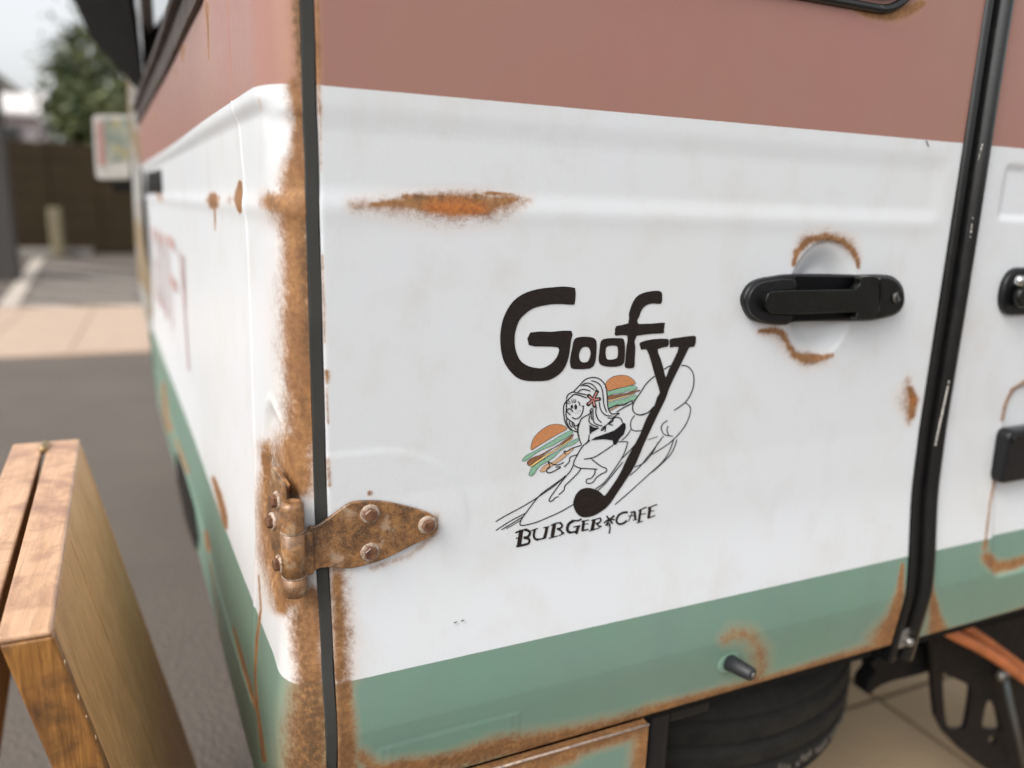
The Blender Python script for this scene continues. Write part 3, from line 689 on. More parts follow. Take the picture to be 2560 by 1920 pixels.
# brackets
box('hanger', .405, .435, .03, .06, -1.0, -.49, simple('hanger_grey', (.014, .015, .020), .5, spec=.3), van, .004)
box('hanger', .4355, .50, .032, .068, -.545, -.51, simple('hanger_grey_dark', (.010, .011, .014), .5, spec=.3), van, .004)
tube('brace', [(.43, .05, -.66), (.62, .2, -.95)], .014, DARK, van, 8)
# curved mud flap
def pxs(L, Y): return [atY(u, v, Y) for u, v in L]
prism('mud_flap', pxs(crom([(2180, 1655), (2250, 1625), (2330, 1612), (2345, 1668), (2290, 1690), (2230, 1705), (2195, 1720), (2172, 1738), (2170, 1710), (2190, 1680)], 3, True), .12), (0, .03, 0), DARK, van, .003)
# cut-out bracket plate, with real holes
def plate_holes(name, outer, holes, Y, th, mat, parent):
    loops = [outer] + holes; bm = bmesh.new(); allp = [p for l in loops for p in l]
    tri = tessellate_polygon([[Vector((p[0], p[2], 0)) for p in l] for l in loops])
    f = [bm.verts.new((p[0], Y, p[2])) for p in allp]; b = [bm.verts.new((p[0], Y+th, p[2])) for p in allp]
    for t in tri:
        try: bm.faces.new([f[i] for i in t]); bm.faces.new([b[i] for i in t][::-1])
        except ValueError: pass
    k = 0
    for l in loops:
        n = len(l)
        for i in range(n):
            try: bm.faces.new([f[k+i], f[k+(i+1) % n], b[k+(i+1) % n], b[k+i]])
            except ValueError: pass
        k += n
    return from_bm(name, bm, mat, parent)
YB = .10
outl = pxs([(2322, 1600), (2420, 1575), (2620, 1520), (2750, 1560), (2750, 2050), (2600, 2050), (2540, 1970), (2450, 1912), (2400, 1872), (2360, 1830), (2340, 1790), (2334, 1740), (2330, 1680)], YB)
h1 = pxs(crom([(2358, 1688), (2372, 1690), (2420, 1712), (2428, 1730), (2418, 1800), (2410, 1822), (2385, 1824), (2368, 1812), (2360, 1760)], 3, True), YB)
h2_ = pxs(crom([(2468, 1756), (2478, 1752), (2492, 1770), (2502, 1815), (2500, 1825), (2475, 1824), (2457, 1815), (2460, 1785)], 3, True), YB)
h3 = pxs([(2482+10*math.cos(t), 1851+11*math.sin(t)) for t in np.linspace(0, 2*math.pi, 12, endpoint=False)], YB)
plate_holes('bracket', outl, [h1, h2_, h3], YB, .008, simple('bracket_black', (.003, .003, .004), .6, spec=.2), van)
bb = atY(2508, 1690, YB-.012); lathe('bolt', [(0, .006), (.009, .006), (.011, 0), (.011, -.006)], bb, (0, -1, 0), STEEL, van, 16)
tube('strut', pxs([(2514, 1700), (2530, 1780), (2562, 1925)], YB-.02), .0055, simple('strut_grey', (.06, .07, .075), .4), van)
def hose(L, Y, r): tube('hose', crom(pxs(L, Y), 5), r, ORANGE, van, 12)
hose([(2340, 1560), (2378, 1583), (2450, 1620), (2520, 1665), (2620, 1740)], .055, .0098)
hose([(2380, 1545), (2430, 1578), (2480, 1612), (2560, 1672), (2640, 1730)], .085, .0085)
# axle mass further in
box('axle_beam', .2, 1.5, .95, 1.1, -.75, -.62, DARK, van, .02)
lathe('wheel', [(0, -.06), (.1, -.06), (.16, -.08), (.28, -.1), (.32, -.08), (.335, -.03), (.335, .03), (.32, .08), (.28, .1), (.16, .08), (0, .06)], (.20, 1.95, GROUND+.335), (1, 0, 0), TYRE, van, 48)
lathe('wheel', [(0, -.06), (.1, -.06), (.16, -.08), (.28, -.1), (.32, -.08), (.335, -.03), (.335, .03), (.32, .08), (.28, .1), (.16, .08), (0, .06)], (1.45, 1.95, GROUND+.335), (1, 0, 0), TYRE, van, 48)

# ---- side: serving window, hatch, cab pillar
BRN = simple('dark_brown_frame', (.055, .030, .018), .55, .3, 12, 0, .2, 90, .002, col2=(.028, .016, .010))
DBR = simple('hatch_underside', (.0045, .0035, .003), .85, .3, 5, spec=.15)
ALU = simple('dull_aluminium', (.22, .20, .18), .45, .2, 20, .5)
def side_strip(name, y0, y1, z0, z1, out, inn, mat, parent):
    ys = lin(y0, y1, .12); bm = bmesh.new(); prev = None
    for y in ys:
        x = bar_y(y); ring = [bm.verts.new(c) for c in ((x-out, y, z0), (x-out, y, z1), (x+inn, y, z1), (x+inn, y, z0))]
        if prev:
            for i in range(4): bm.faces.new([prev[i], prev[(i+1) % 4], ring[(i+1) % 4], ring[i]])
        else: bm.faces.new(ring)
        prev = ring
    bm.faces.new(prev[::-1]); return from_bm(name, bm, mat, parent)
sw = side_strip('serving_window', .337, 2.15, .3185, .355, .012, .02, BRN, van); sw['label'] = 'brown framed serving window above the pink side'
side_strip('sill', .34, 2.15, .3555, .368, .022, .03, BRN, sw)
side_strip('track', .36, 2.15, .3695, .389, .003, .03, ALU, sw)
side_strip('interior_shade', .335, 2.15, .391, 1.12, -.05, .06, DARK, sw)  # black sheet added behind the opening for the shaded inside
side_strip('sash', .62, .80, .392, .80, .004, .02, BRN, sw)
side_strip('glass_pane', .82, 1.6, .392, .8, -.010, .014, GLASS, sw)
side_strip('sash', 1.6, 1.68, .392, .80, .004, .02, BRN, sw)
k = atY(417, 28, .70); lathe('knob', [(0, .012), (.006, .010), (.008, .004), (.005, 0), (0, 0)], (bar_y(.70)-.008, .70, k[2]), (-1, 0, 0), simple('brass', (.55, .38, .12), .3, metal=.8), sw, 16)
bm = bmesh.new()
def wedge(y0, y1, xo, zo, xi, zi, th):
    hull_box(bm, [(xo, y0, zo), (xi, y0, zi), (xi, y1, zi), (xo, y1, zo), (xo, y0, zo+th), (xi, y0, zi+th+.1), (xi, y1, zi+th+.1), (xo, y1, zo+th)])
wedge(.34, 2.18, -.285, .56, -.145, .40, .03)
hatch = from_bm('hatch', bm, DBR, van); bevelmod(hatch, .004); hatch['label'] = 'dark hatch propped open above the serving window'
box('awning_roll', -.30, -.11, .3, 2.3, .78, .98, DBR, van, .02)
# cab edge at the far end of the side
def edge_mesh(name, L, R_, Y, th, mat, parent):
    n = 24; Lp = crom(L, 6); Rp = crom(R_, 6); f = lambda P, t: P[min(int(t*(len(P)-1)+.5), len(P)-1)]
    bm = bmesh.new(); pr = None
    for i in range(n+1):
        a = atY(*f(Lp, i/n), Y); b = atY(*f(Rp, i/n), Y)
        ring = [bm.verts.new(c) for c in ((a[0], Y, a[2]), (b[0], Y, b[2]), (b[0]+.02, Y+th, b[2]), (a[0]+.0, Y+th, a[2]))]
        if pr:
            for j in range(4): bm.faces.new([pr[j], pr[(j+1) % 4], ring[(j+1) % 4], ring[j]])
        else: bm.faces.new(ring)
        pr = ring
    bm.faces.new(pr[::-1]); return from_bm(name, bm, mat, parent, False)
kk = NT('cab_edge_paint'); pz = kk.n('SeparateXYZ', {0: kk.geo()}).outputs[2]; nz = kk.noise(kk.map(kk.geo(), (4, 4, 1)), 7, 4)
cc = kk.mix(kk.rng(nz, .42, .58), (.62, .61, .58), (.46, .35, .22)); kk.set('Base Color', kk.mix(kk.rng(pz, -.372, -.368), GREEN, cc)); kk.set('Roughness', .5)
cab = edge_mesh('cab_door_edge', [(316, 196), (322, 300), (331, 440), (338, 600), (350, 730), (372, 832), (386, 950), (408, 1050), (434, 1145)], [(324, 200), (345, 300), (352, 440), (360, 600), (385, 730), (397, 832), (412, 950), (440, 1050), (470, 1145)], 2.3, .3, kk.m, van)
box('cab_wall', -.15, .2, 2.35, 3.3, -.58, 1.1, simple('cab_white', WHITE, .5), van, .01)
prism('catch_notch_shade', [on_side(u, v) + np.array([-.002, 0, 0]) for u, v in ((366, 432), (403, 424), (404, 480), (368, 484))], (.004, 0, 0), HOLE_SHADE, van)  # black plate laid on the side for the shade in the notch
# wheel arch opening: its shade put on the skirt as a black plate
arch = surf_pts([(452, 1128, 1), (470, 1160, 1), (500, 1260, 1), (512, 1340, 1), (508, 1375, 1), (480, 1300, 1), (458, 1200, 1)])
prism('arch_shade', [(np.interp(s, PS, PLAN[:, 0])-.014, np.interp(s, PS, PLAN[:, 1]), z) for s, z, _ in arch], (.006, 0, 0), HOLE_SHADE, van)

# ================================================================== PAINTED LOGO
logo = empty('painted_logo', (.28, -.002, -.13), van); logo['label'] = 'hand painted dark lettering over a surfer and two burgers'
Z5 = lambda x, y: (1200+x/3.814, 680+y/3.814)
Z6 = lambda x, y: (1200+x/3.814, 1000+y/3.814)
Z7 = lambda x, y: (1380+x/8.296, 900+y/8.296)
Z9 = lambda x, y: (1250+x/4.9156, 1240+y/4.913)
def DOOR(u, v, h):
    Y = 0.
    for _ in range(3): p = atY(u, v, Y); Y = -float(door_depth(np.array(p[0]), np.array(p[2]))) - .0001 - h*.22
    return atY(u, v, Y)
def decal_poly(bm, loops, h, surf=DOOR, mi=0):
    L = [[Vector(surf(u, v, h)) for u, v in l] for l in loops]; flat = [p for l in L for p in l]
    a = L[0][0]; tri = tessellate_polygon([[Vector((p.x + p.y*2, p.z, 0)) for p in l] for l in L]); vs = [bm.verts.new(p) for p in flat]
    for t in tri:
        try: bm.faces.new([vs[i] for i in t]).material_index = mi
        except ValueError: pass
def decal_line(bm, pts, wpx, h, surf=DOOR, smooth=True, mi=0, taper=True):
    P = [np.array(p, float) for p in pts]
    if smooth and len(P) > 2: P = crom(P, 4)
    n = len(P); Lf = []; Rt = []
    for i, p in enumerate(P):
        t = P[min(i+1, n-1)] - P[max(i-1, 0)]; t /= max(np.linalg.norm(t), 1e-9); q = np.array([-t[1], t[0]])
        w = wpx/2 * ((.72 if i in (0, n-1) else 1) if taper else 1)
        Lf.append(bm.verts.new(surf(*(p+q*w), h))); Rt.append(bm.verts.new(surf(*(p-q*w), h)))
    for i in range(n-1): bm.faces.new([Lf[i], Lf[i+1], Rt[i+1], Rt[i]]).material_index = mi
def disc(bm, c, r, h, n=14, mi=0, ry=None):
    decal_poly(bm, [[(c[0]+r*math.cos(a), c[1]+(ry or r)*math.sin(a)) for a in np.linspace(0, 2*math.pi, n, endpoint=False)]], h, mi=mi)
def zmap(Z, L): return [Z(x, y) for x, y in L]
LG = [(900, 150), (800, 138), (700, 145), (600, 155), (500, 175), (400, 215), (320, 275), (260, 360), (220, 450), (200, 540), (192, 640), (200, 740), (220, 830), (260, 910), (320, 980), (380, 1020), (450, 1038), (550, 1040), (640, 1035), (720, 1000), (790, 940), (835, 850), (855, 760), (868, 650), (872, 560), (680, 570), (480, 577), (465, 695), (600, 710), (745, 718), (745, 780), (720, 830), (670, 880), (600, 915), (540, 915), (470, 900), (400, 860), (360, 800), (335, 720), (330, 620), (345, 540), (375, 460), (430, 400), (500, 350), (580, 325), (680, 308), (780, 305), (885, 312), (905, 290), (912, 210), (908, 165)]
LO1 = [[(900, 640), (960, 618), (1050, 620), (1100, 640), (1113, 690), (1108, 800), (1095, 870), (1050, 920), (900, 925), (862, 900), (860, 820), (880, 720)], [(1010, 712), (1040, 725), (1055, 770), (1045, 820), (1025, 855), (985, 862), (955, 845), (943, 800), (955, 750), (975, 722)]]
LO2 = [[(1160, 650), (1220, 632), (1330, 630), (1370, 640), (1382, 700), (1382, 780), (1375, 860), (1340, 895), (1250, 905), (1160, 890), (1132, 850), (1135, 780), (1145, 700)], [(1225, 705), (1295, 703), (1312, 720), (1315, 780), (1300, 825), (1220, 835), (1200, 800), (1200, 730)]]
LF = [(1730, 190), (1680, 178), (1600, 188), (1520, 215), (1470, 265), (1440, 330), (1420, 400), (1412, 490), (1300, 515), (1288, 570), (1295, 608), (1405, 605), (1395, 720), (1385, 850), (1385, 912), (1468, 912), (1475, 840), (1482, 720), (1495, 608), (1740, 585), (1752, 560), (1760, 500), (1745, 482), (1510, 495), (1520, 420), (1550, 350), (1600, 310), (1660, 300), (1725, 303), (1738, 250)]
d6 = 1220.5
LY = [(1530, 670), (1650, 640), (1785, 637), (1800, 660), (1790, 710), (1695, 735), (1720, 820), (1750, 920), (1772, 1005), (1800, 930), (1850, 830), (1895, 715), (1815, 720), (1810, 690), (1812, 640), (1900, 625), (2040, 607), (2060, 640), (2045, 710), (1998, 718), (1960, 790), (1900, 910), (1850, 1010), (1800, 1120), (1765, d6), (1700, 130+d6), (1620, 300+d6), (1560, 430+d6), (1480, 620+d6), (1400, 750+d6), (1300, 900+d6), (1240, 990+d6), (1170, 1055+d6), (1080, 1105+d6), (1000, 1120+d6), (940, 1100+d6), (900, 1040+d6), (888, 980+d6), (910, 910+d6), (950, 860+d6), (1010, 838+d6), (1060, 840+d6), (1120, 860+d6), (1160, 890+d6), (1190, 912+d6), (1230, 860+d6), (1280, 790+d6), (1340, 690+d6), (1400, 560+d6), (1460, 450+d6), (1520, 340+d6), (1560, 240+d6), (1600, 150+d6), (1660, 60+d6), (1690, d6-30), (1714, 1150), (1690, 1060), (1660, 960), (1630, 850), (1590, 740), (1540, 742), (1527, 710)]
LETTERS = [[LG], LO1, LO2, [LF], [LY]]
for L in LETTERS:
    bm = bmesh.new(); decal_poly(bm, [crom(zmap(Z5, l), 2, True) for l in L], .0022); from_bm('letter', bm, INK, logo)
# small words, stroke built
SW = {
 'B': [([(262, 418), (232, 612)], 52), ([(188, 452), (262, 424), (335, 408)], 20), ([(300, 412), (360, 432), (366, 465), (338, 502), (290, 512)], 30), ([(290, 515), (352, 525), (360, 565), (325, 592), (200, 620)], 28), ([(195, 520), (240, 514)], 14)],
 'U': [([(385, 425), (465, 398)], 15), ([(428, 415), (415, 480), (430, 525), (470, 537)], 28), ([(462, 535), (550, 518)], 18), ([(577, 385), (565, 450), (545, 520)], 36), ([(532, 392), (607, 374)], 14)],
 'R': [([(668, 345), (642, 505)], 44), ([(625, 362), (680, 337), (752, 326)], 17), ([(738, 330), (765, 360), (745, 395), (698, 406)], 24), ([(715, 410), (755, 430), (765, 462), (788, 448)], 22), ([(722, 487), (772, 465)], 14), ([(600, 520), (710, 490)], 14)],
 'G': [([(1003, 280), (960, 302), (890, 302)], 20), ([(905, 300), (850, 340), (828, 390), (835, 435), (872, 450)], 34), ([(865, 450), (930, 436)], 22), ([(900, 382), (990, 364)], 16), ([(965, 368), (935, 465)], 34)],
 'E': [([(1030, 300), (1015, 425)], 34), ([(1000, 312), (1097, 294)], 13), ([(1040, 346), (1087, 340)], 12), ([(1000, 430), (1088, 408)], 17)],
 'R2': [([(1158, 285), (1130, 425)], 40), ([(1120, 302), (1242, 268)], 15), ([(1232, 275), (1240, 300), (1215, 330), (1175, 337)], 20), ([(1190, 340), (1222, 375), (1247, 368)], 20), ([(1095, 432), (1222, 390)], 13)],
 'P': [([(1345, 330), (1352, 400), (1340, 462)], 18), ([(1345, 295), (1310, 243)], 22), ([(1345, 295), (1405, 240)], 22), ([(1345, 280), (1275, 330)], 18), ([(1340, 300), (1300, 365)], 20), ([(1345, 280), (1408, 292)], 18), ([(1350, 295), (1385, 340)], 22), ([(1325, 290), (1370, 290)], 44), ([(1330, 330), (1325, 372)], 10)],
 'C': [([(1572, 200), (1512, 205), (1456, 240), (1432, 300), (1452, 340), (1505, 340), (1562, 303)], 26)],
 'A': [([(1578, 312), (1628, 200)], 13), ([(1598, 200), (1660, 188)], 13), ([(1655, 190), (1664, 295)], 30), ([(1572, 248), (1650, 238)], 11), ([(1630, 298), (1682, 290)], 11)],
 'F': [([(1728, 168), (1705, 325)], 30), ([(1700, 182), (1802, 134)], 15), ([(1730, 226), (1792, 214)], 12), ([(1680, 332), (1757, 308)], 12)],
 'E2': [([(1843, 135), (1826, 272)], 34), ([(1815, 148), (1932, 103)], 14), ([(1840, 190), (1897, 180)], 12), ([(1815, 276), (1907, 237)], 14)]}
for kx, st in SW.items():
    bm = bmesh.new()
    for i, (l, wd) in enumerate(st): decal_line(bm, zmap(Z9, l), wd/4.915, .0020 + i*.00008, taper=False)
    from_bm('palm_tree_mark' if kx == 'P' else 'letter', bm, INK, logo)
# line drawing
bm = bmesh.new()
def ln(Z, L, w=2.3, h=.0016): decal_line(bm, zmap(Z, L), w*1.3, h)
for L in ([(150, 1160), (250, 1100), (400, 1020), (500, 960), (620, 880), (720, 810), (815, 720)], [(150, 1245), (280, 1160), (430, 1080)], [(205, 1238), (300, 1180), (415, 1110)], [(250, 1228), (400, 1140)],
          [(1480, 130), (1540, 145), (1620, 110), (1660, 60)], [(1955, 25), (2000, 60), (2005, 120), (1970, 220), (1900, 320), (1840, 380), (1780, 430), (1640, 520)],
          [(1790, 195), (1740, 230), (1730, 280), (1760, 330), (1840, 345)], [(1795, 245), (1782, 290), (1800, 335)], [(1475, 145), (1440, 200), (1440, 270), (1480, 295), (1550, 290)], [(1440, 280), (1400, 340), (1350, 385)],
          [(1500, 400), (1430, 480), (1350, 560)], [(1600, 380), (1695, 348)], [(1700, 400), (1640, 510), (1560, 600), (1475, 640)], [(1850, 370), (1800, 500), (1730, 600), (1620, 700), (1500, 810), (1400, 900), (1285, 998)], [(1880, 375), (1830, 500), (1740, 600), (1640, 690)],
          [(1430, 720), (1520, 640), (1600, 540), (1650, 480), (1750, 340)]): ln(Z6, L, 1.9)
from_bm('wave_drawing', bm, LINEINK, logo); bm = bmesh.new()
for L in ([(1668, 990), (1590, 1060), (1530, 1150), (1475, 1230), (1455, 1290), (1470, 1340), (1520, 1362), (1600, 1340), (1655, 1285)], [(1752, 930), (1800, 900), (1830, 893)], [(1920, 890), (1980, 900), (2030, 960), (2040, 1050), (2020, 1140), (1960, 1240), (1850, 1320)]): ln(Z5, L, 2.1)
from_bm('wave_drawing', bm, LINEINK, logo)
bm = bmesh.new()
for L in ([(805, 735), (700, 810), (580, 900), (510, 980), (450, 1060), (400, 1130), (380, 1185), (420, 1195), (540, 1165), (660, 1115), (780, 1060), (890, 995)], [(1310, 400), (1395, 398), (1405, 420), (1360, 540), (1260, 690), (1180, 790), (1100, 850)], [(1365, 590), (1290, 680), (1200, 790), (1120, 865)]): ln(Z6, L, 2.)
from_bm('surfboard_drawing', bm, LINEINK, logo)
bm = bmesh.new()
for L in ([(440, 670), (500, 600), (580, 520), (640, 450), (720, 390), (830, 362), (930, 370), (1010, 410), (1080, 480), (1120, 560), (1140, 680), (1150, 850), (1160, 980), (1200, 1080), (1260, 1120), (1330, 1110), (1400, 1100)],
          [(810, 430), (900, 450), (990, 510), (1040, 610), (1060, 750), (1070, 880), (1100, 1000), (1135, 1085)], [(600, 540), (680, 490), (770, 480), (850, 520), (930, 610)], [(640, 530), (730, 530), (800, 570), (880, 625)],
          [(300, 810), (320, 740), (370, 690), (440, 665), (560, 690), (720, 720)], [(300, 860), (390, 770), (460, 715), (560, 730), (720, 785)], [(530, 670), (600, 620), (680, 610), (800, 645)],
          [(290, 860), (250, 930), (240, 1040), (250, 1180), (280, 1310), (330, 1390), (400, 1450), (530, 1495)], [(300, 820), (300, 1000), (290, 1120), (310, 1200), (380, 1260), (450, 1310), (470, 1360), (510, 1365), (555, 1330)],
          [(300, 1215), (310, 1300), (360, 1400), (430, 1460)], [(355, 1270), (370, 1340), (420, 1400)], [(410, 1300), (440, 1370), (510, 1450)], [(830, 990), (790, 1060), (790, 1110), (700, 1160), (620, 1210), (575, 1290), (545, 1400), (540, 1500), (570, 1650)],
          [(440, 1080), (400, 1030), (350, 1010), (310, 1040), (320, 1080), (390, 1145)], [(610, 950), (670, 955)], [(650, 955), (640, 1060), (600, 1150), (540, 1210), (470, 1220), (415, 1185)],
          [(385, 900), (340, 840)], [(420, 890), (410, 820)], [(455, 890), (455, 810)], [(480, 890), (495, 815)], [(360, 915), (310, 880)], [(540, 860), (570, 900), (572, 950)],
          [(980, 870), (1000, 1000), (1050, 1090), (1130, 1150), (1250, 1160)], [(850, 1000), (850, 1150), (870, 1290), (940, 1340), (1050, 1370)], [(920, 970), (910, 1100), (950, 1220), (1030, 1300)], [(820, 1050), (810, 1150), (830, 1240)],
          [(780, 1150), (770, 1280), (850, 1350), (960, 1390)], [(1150, 1195), (1230, 1210), (1300, 1170), (1400, 1105)], [(1140, 1340), (1260, 1230), (1320, 1190), (1400, 1200), (1440, 1240), (1460, 1300)],
          [(1140, 1340), (1050, 1410), (1020, 1460), (1060, 1450), (1110, 1370), (1100, 1490)], [(1140, 1340), (1250, 1240), (1260, 1270), (1180, 1330), (1265, 1350)],
          [(1165, 1020), (1300, 950), (1400, 940), (1500, 930), (1600, 870), (1670, 840)], [(1670, 850), (1660, 900), (1500, 980), (1340, 1080)]): ln(Z7, L, 2.2)
for L in ([(940, 220), (930, 300), (950, 380), (970, 430)], [(1040, 330), (1035, 380), (1010, 420)], [(1050, 385), (980, 440), (930, 520), (895, 590), (900, 625), (960, 650), (1040, 655), (1120, 660)], [(1270, 430), (1180, 490), (1090, 545), (990, 565)],
          [(1060, 560), (1110, 600), (1160, 635), (1200, 650), (1205, 680), (1150, 710), (1110, 740), (1080, 780), (1050, 795), (1015, 790), (1020, 755), (1060, 745), (1095, 700), (1095, 660)],
          [(890, 620), (860, 680), (800, 750), (740, 830), (670, 930), (660, 965), (690, 960), (720, 930), (750, 920)], [(965, 650), (930, 700), (860, 770), (810, 820), (800, 860), (750, 905)],
          [(970, 430), (880, 460), (830, 490)], [(930, 520), (860, 545), (850, 590), (800, 640)], [(830, 490), (800, 490), (820, 520)], [(690, 610), (650, 590), (665, 630), (640, 660), (640, 690), (680, 690), (770, 640), (720, 640)], [(690, 610), (740, 620), (800, 595)]): ln(Z6, L, 2.1)
decal_poly(bm, [zmap(Z7, [(775, 1340), (870, 1400), (990, 1410), (830, 1500), (780, 1550)])], .00165)
decal_poly(bm, [zmap(Z6, [(1055, 385), (1100, 355), (1200, 320), (1280, 290), (1330, 250), (1365, 215), (1388, 225), (1390, 270), (1370, 330), (1330, 370), (1300, 425), (1270, 430), (1265, 385), (1180, 375)])], .00165)
for c, rx, ry in (((412, 968), 26, 44), ((492, 975), 28, 56)): disc(bm, Z7(*c), rx/8.3, .0017, ry=ry/8.3)
for x, y in ((510, 1068), (490, 1102), (530, 1105), (550, 1078), (565, 1040), (588, 1055), (345, 1045), (383, 1080)): disc(bm, Z7(x, y), .9, .0017, 8)
for a in ((930, 660), (975, 810), (880, 950), (755, 915), (765, 745)): decal_line(bm, zmap(Z7, [(855, 825), a]), 9, .0017, taper=False); disc(bm, Z7(*a), 5.4, .00172)
PKN = simple('pink_ink', (.62, .27, .24), .5)
sf = from_bm('surfer_drawing', bm, LINEINK, logo); sf.data.materials.append(PKN); sf['label'] = 'line drawing of a long haired surfer with a pink star clip'
bm = bmesh.new()
for a in ((930, 660), (975, 810), (880, 950), (755, 915), (765, 745)): decal_line(bm, zmap(Z7, [(855, 825), a]), 3.2, .0019, taper=False)
from_bm('star_clip', bm, PKN, logo)
BUN = simple('bun_pencil', (.62, .27, .11), .6, .3, 600, col2=(.36, .13, .045), stretch=(1, 1, 2)); LET = simple('lettuce_pencil', (.27, .47, .33), .6, .2, 500, col2=(.16, .33, .22)); PAT = simple('patty_pencil', (.33, .14, .06), .6, .3, 500)
CHE = simple('cheese_pencil', (.75, .52, .19), .6, .1, 300); TAN = simple('tan_pencil', (.62, .38, .22), .6, .1, 300)
def burger(Z, parts):
    bm = bmesh.new()
    for i, (L, mi) in enumerate(parts):
        q = crom(zmap(Z, L), 2, True); decal_poly(bm, [q], .0012 + i*.00006, mi=mi); decal_line(bm, q + [q[0]], .9, .00158, smooth=False, mi=5)
    return from_bm('burger_drawing', bm, [BUN, LET, PAT, CHE, TAN, LINEINK], logo)
burger(Z6, [([(485, 475), (490, 420), (520, 350), (580, 290), (660, 240), (740, 230), (800, 245), (830, 275), (780, 305), (700, 350), (600, 410), (520, 460)], 0),
  ([(570, 680), (620, 620), (700, 590), (780, 520), (850, 480), (900, 450), (880, 480), (780, 570), (700, 620), (620, 680)], 4),
  ([(500, 640), (600, 570), (720, 500), (850, 410), (930, 365), (935, 390), (880, 430), (820, 450), (760, 490), (700, 550), (620, 600), (560, 640), (520, 700), (490, 725), (465, 715), (480, 670)], 1),
  ([(450, 590), (500, 550), (580, 520), (650, 480), (760, 420), (880, 330), (885, 345), (800, 410), (700, 460), (600, 530), (500, 610), (460, 625)], 2),
  ([(480, 625), (600, 540), (720, 470), (870, 365), (875, 375), (740, 470), (620, 550), (500, 632)], 3),
  ([(400, 575), (440, 530), (520, 490), (600, 440), (700, 380), (800, 320), (870, 290), (885, 310), (840, 350), (750, 400), (680, 440), (600, 470), (530, 510), (450, 570), (415, 583)], 1)])
burger(Z7, [([(1110, 500), (1180, 400), (1280, 340), (1430, 312), (1570, 330), (1680, 400), (1730, 470), (1715, 500), (1550, 550), (1350, 590), (1140, 640)], 0),
  ([(1200, 1040), (1350, 950), (1400, 955), (1300, 1005), (1210, 1055)], 4),
  ([(1165, 890), (1400, 830), (1600, 770), (1750, 730), (1770, 780), (1720, 825), (1600, 860), (1500, 910), (1350, 920), (1200, 1010), (1165, 960)], 1),
  ([(1160, 760), (1300, 720), (1500, 700), (1700, 640), (1820, 620), (1810, 645), (1650, 690), (1450, 740), (1160, 820)], 2),
  ([(1165, 840), (1400, 770), (1700, 695), (1700, 710), (1400, 800), (1165, 862)], 3),
  ([(1150, 660), (1350, 600), (1560, 545), (1700, 530), (1775, 580), (1740, 605), (1650, 650), (1560, 640), (1450, 690), (1300, 690), (1150, 750)], 1)])
# the same name, larger and faded pink, on the side of the truck
FADE = simple('faded_pink_lettering', (.42, .255, .235), .6, .2, 20, col2=(.50, .35, .33))
sl2 = empty('side_lettering', (-.1, 1.2, 0), van); sl2['label'] = 'faded pink name lettering on the white side'
def sidept(Y, z, h):
    q = s_of_y(Y); return (bar_y(Y) - float(side_depth(np.array(q), np.array(z))) - h, Y, z)
SL = {'G': [[(1.82, -.03), (1.88, 0), (1.96, -.01), (2.02, -.06), (2.02, -.14), (1.95, -.2), (1.87, -.2), (1.83, -.16), (1.82, -.10), (1.90, -.10)]],
      'O': [[(1.70, 0), (1.77, -.03), (1.78, -.16), (1.71, -.2), (1.64, -.17), (1.63, -.03), (1.70, 0)]],
      'O2': [[(1.51, 0), (1.58, -.03), (1.59, -.16), (1.52, -.2), (1.45, -.17), (1.44, -.03), (1.51, 0)]],
      'F': [[(1.34, .004), (1.33, -.10), (1.31, -.21)], [(1.35, 0), (1.22, .0), (1.13, -.006)], [(1.33, -.085), (1.22, -.09), (1.12, -.09)]],
      'Y': [[(1.03, -.008), (1.0, -.06), (.975, -.12), (.958, -.18), (.945, -.235)], [(.93, -.008), (.945, -.06), (.968, -.115)]]}
for kx, st in SL.items():
    bm = bmesh.new()
    for si, L in enumerate(st):
        P_ = crom(L, 5); n = len(P_); A = []; B = []
        for i, p in enumerate(P_):
            t = P_[min(i+1, n-1)] - P_[max(i-1, 0)]; t = t/np.linalg.norm(t); q = np.array([-t[1], t[0]])*.013
            A.append(bm.verts.new(sidept(*(p+q), .0012+.0003*si))); B.append(bm.verts.new(sidept(*(p-q), .0012+.0003*si)))
        for i in range(n-1): bm.faces.new([A[i], A[i+1], B[i+1], B[i]])
    from_bm('letter', bm, FADE, sl2)

# ================================================================== HINGED WOODEN SIGN BOARD (left foreground)
WTOP = wood_mat('varnished_wood_top', (.68, .42, .255), (.55, .32, .18), (.31, .17, .115), 1, 1, .36, .25, .85)
WSIDE = wood_mat('plank_wood', (.64, .365, .155), (.50, .27, .098), (.40, .22, .09), 2, .45, .5, .1, .35)
WEND = wood_mat('stained_wood_edge', (.38, .175, .045), (.21, .085, .020), (.06, .028, .012), 2, 1.9, .42, .4, .85)
ab = empty('sign_board', (-.26, .28, GROUND)); tag(ab, 'varnished wooden folding sign board with hinged halves beside the truck', 'sign board')
Zt, xr, y0, y1, th, lean = -.25, -.228, 0.0, .57, .038, .212
nrm = Vector((math.cos(math.atan(lean)), 0, math.sin(math.atan(lean))))      # outward normal of the right face
dwn = Vector((math.sin(math.atan(lean)), 0, -math.cos(math.atan(lean))))
Hh = .80/math.cos(math.atan(lean))
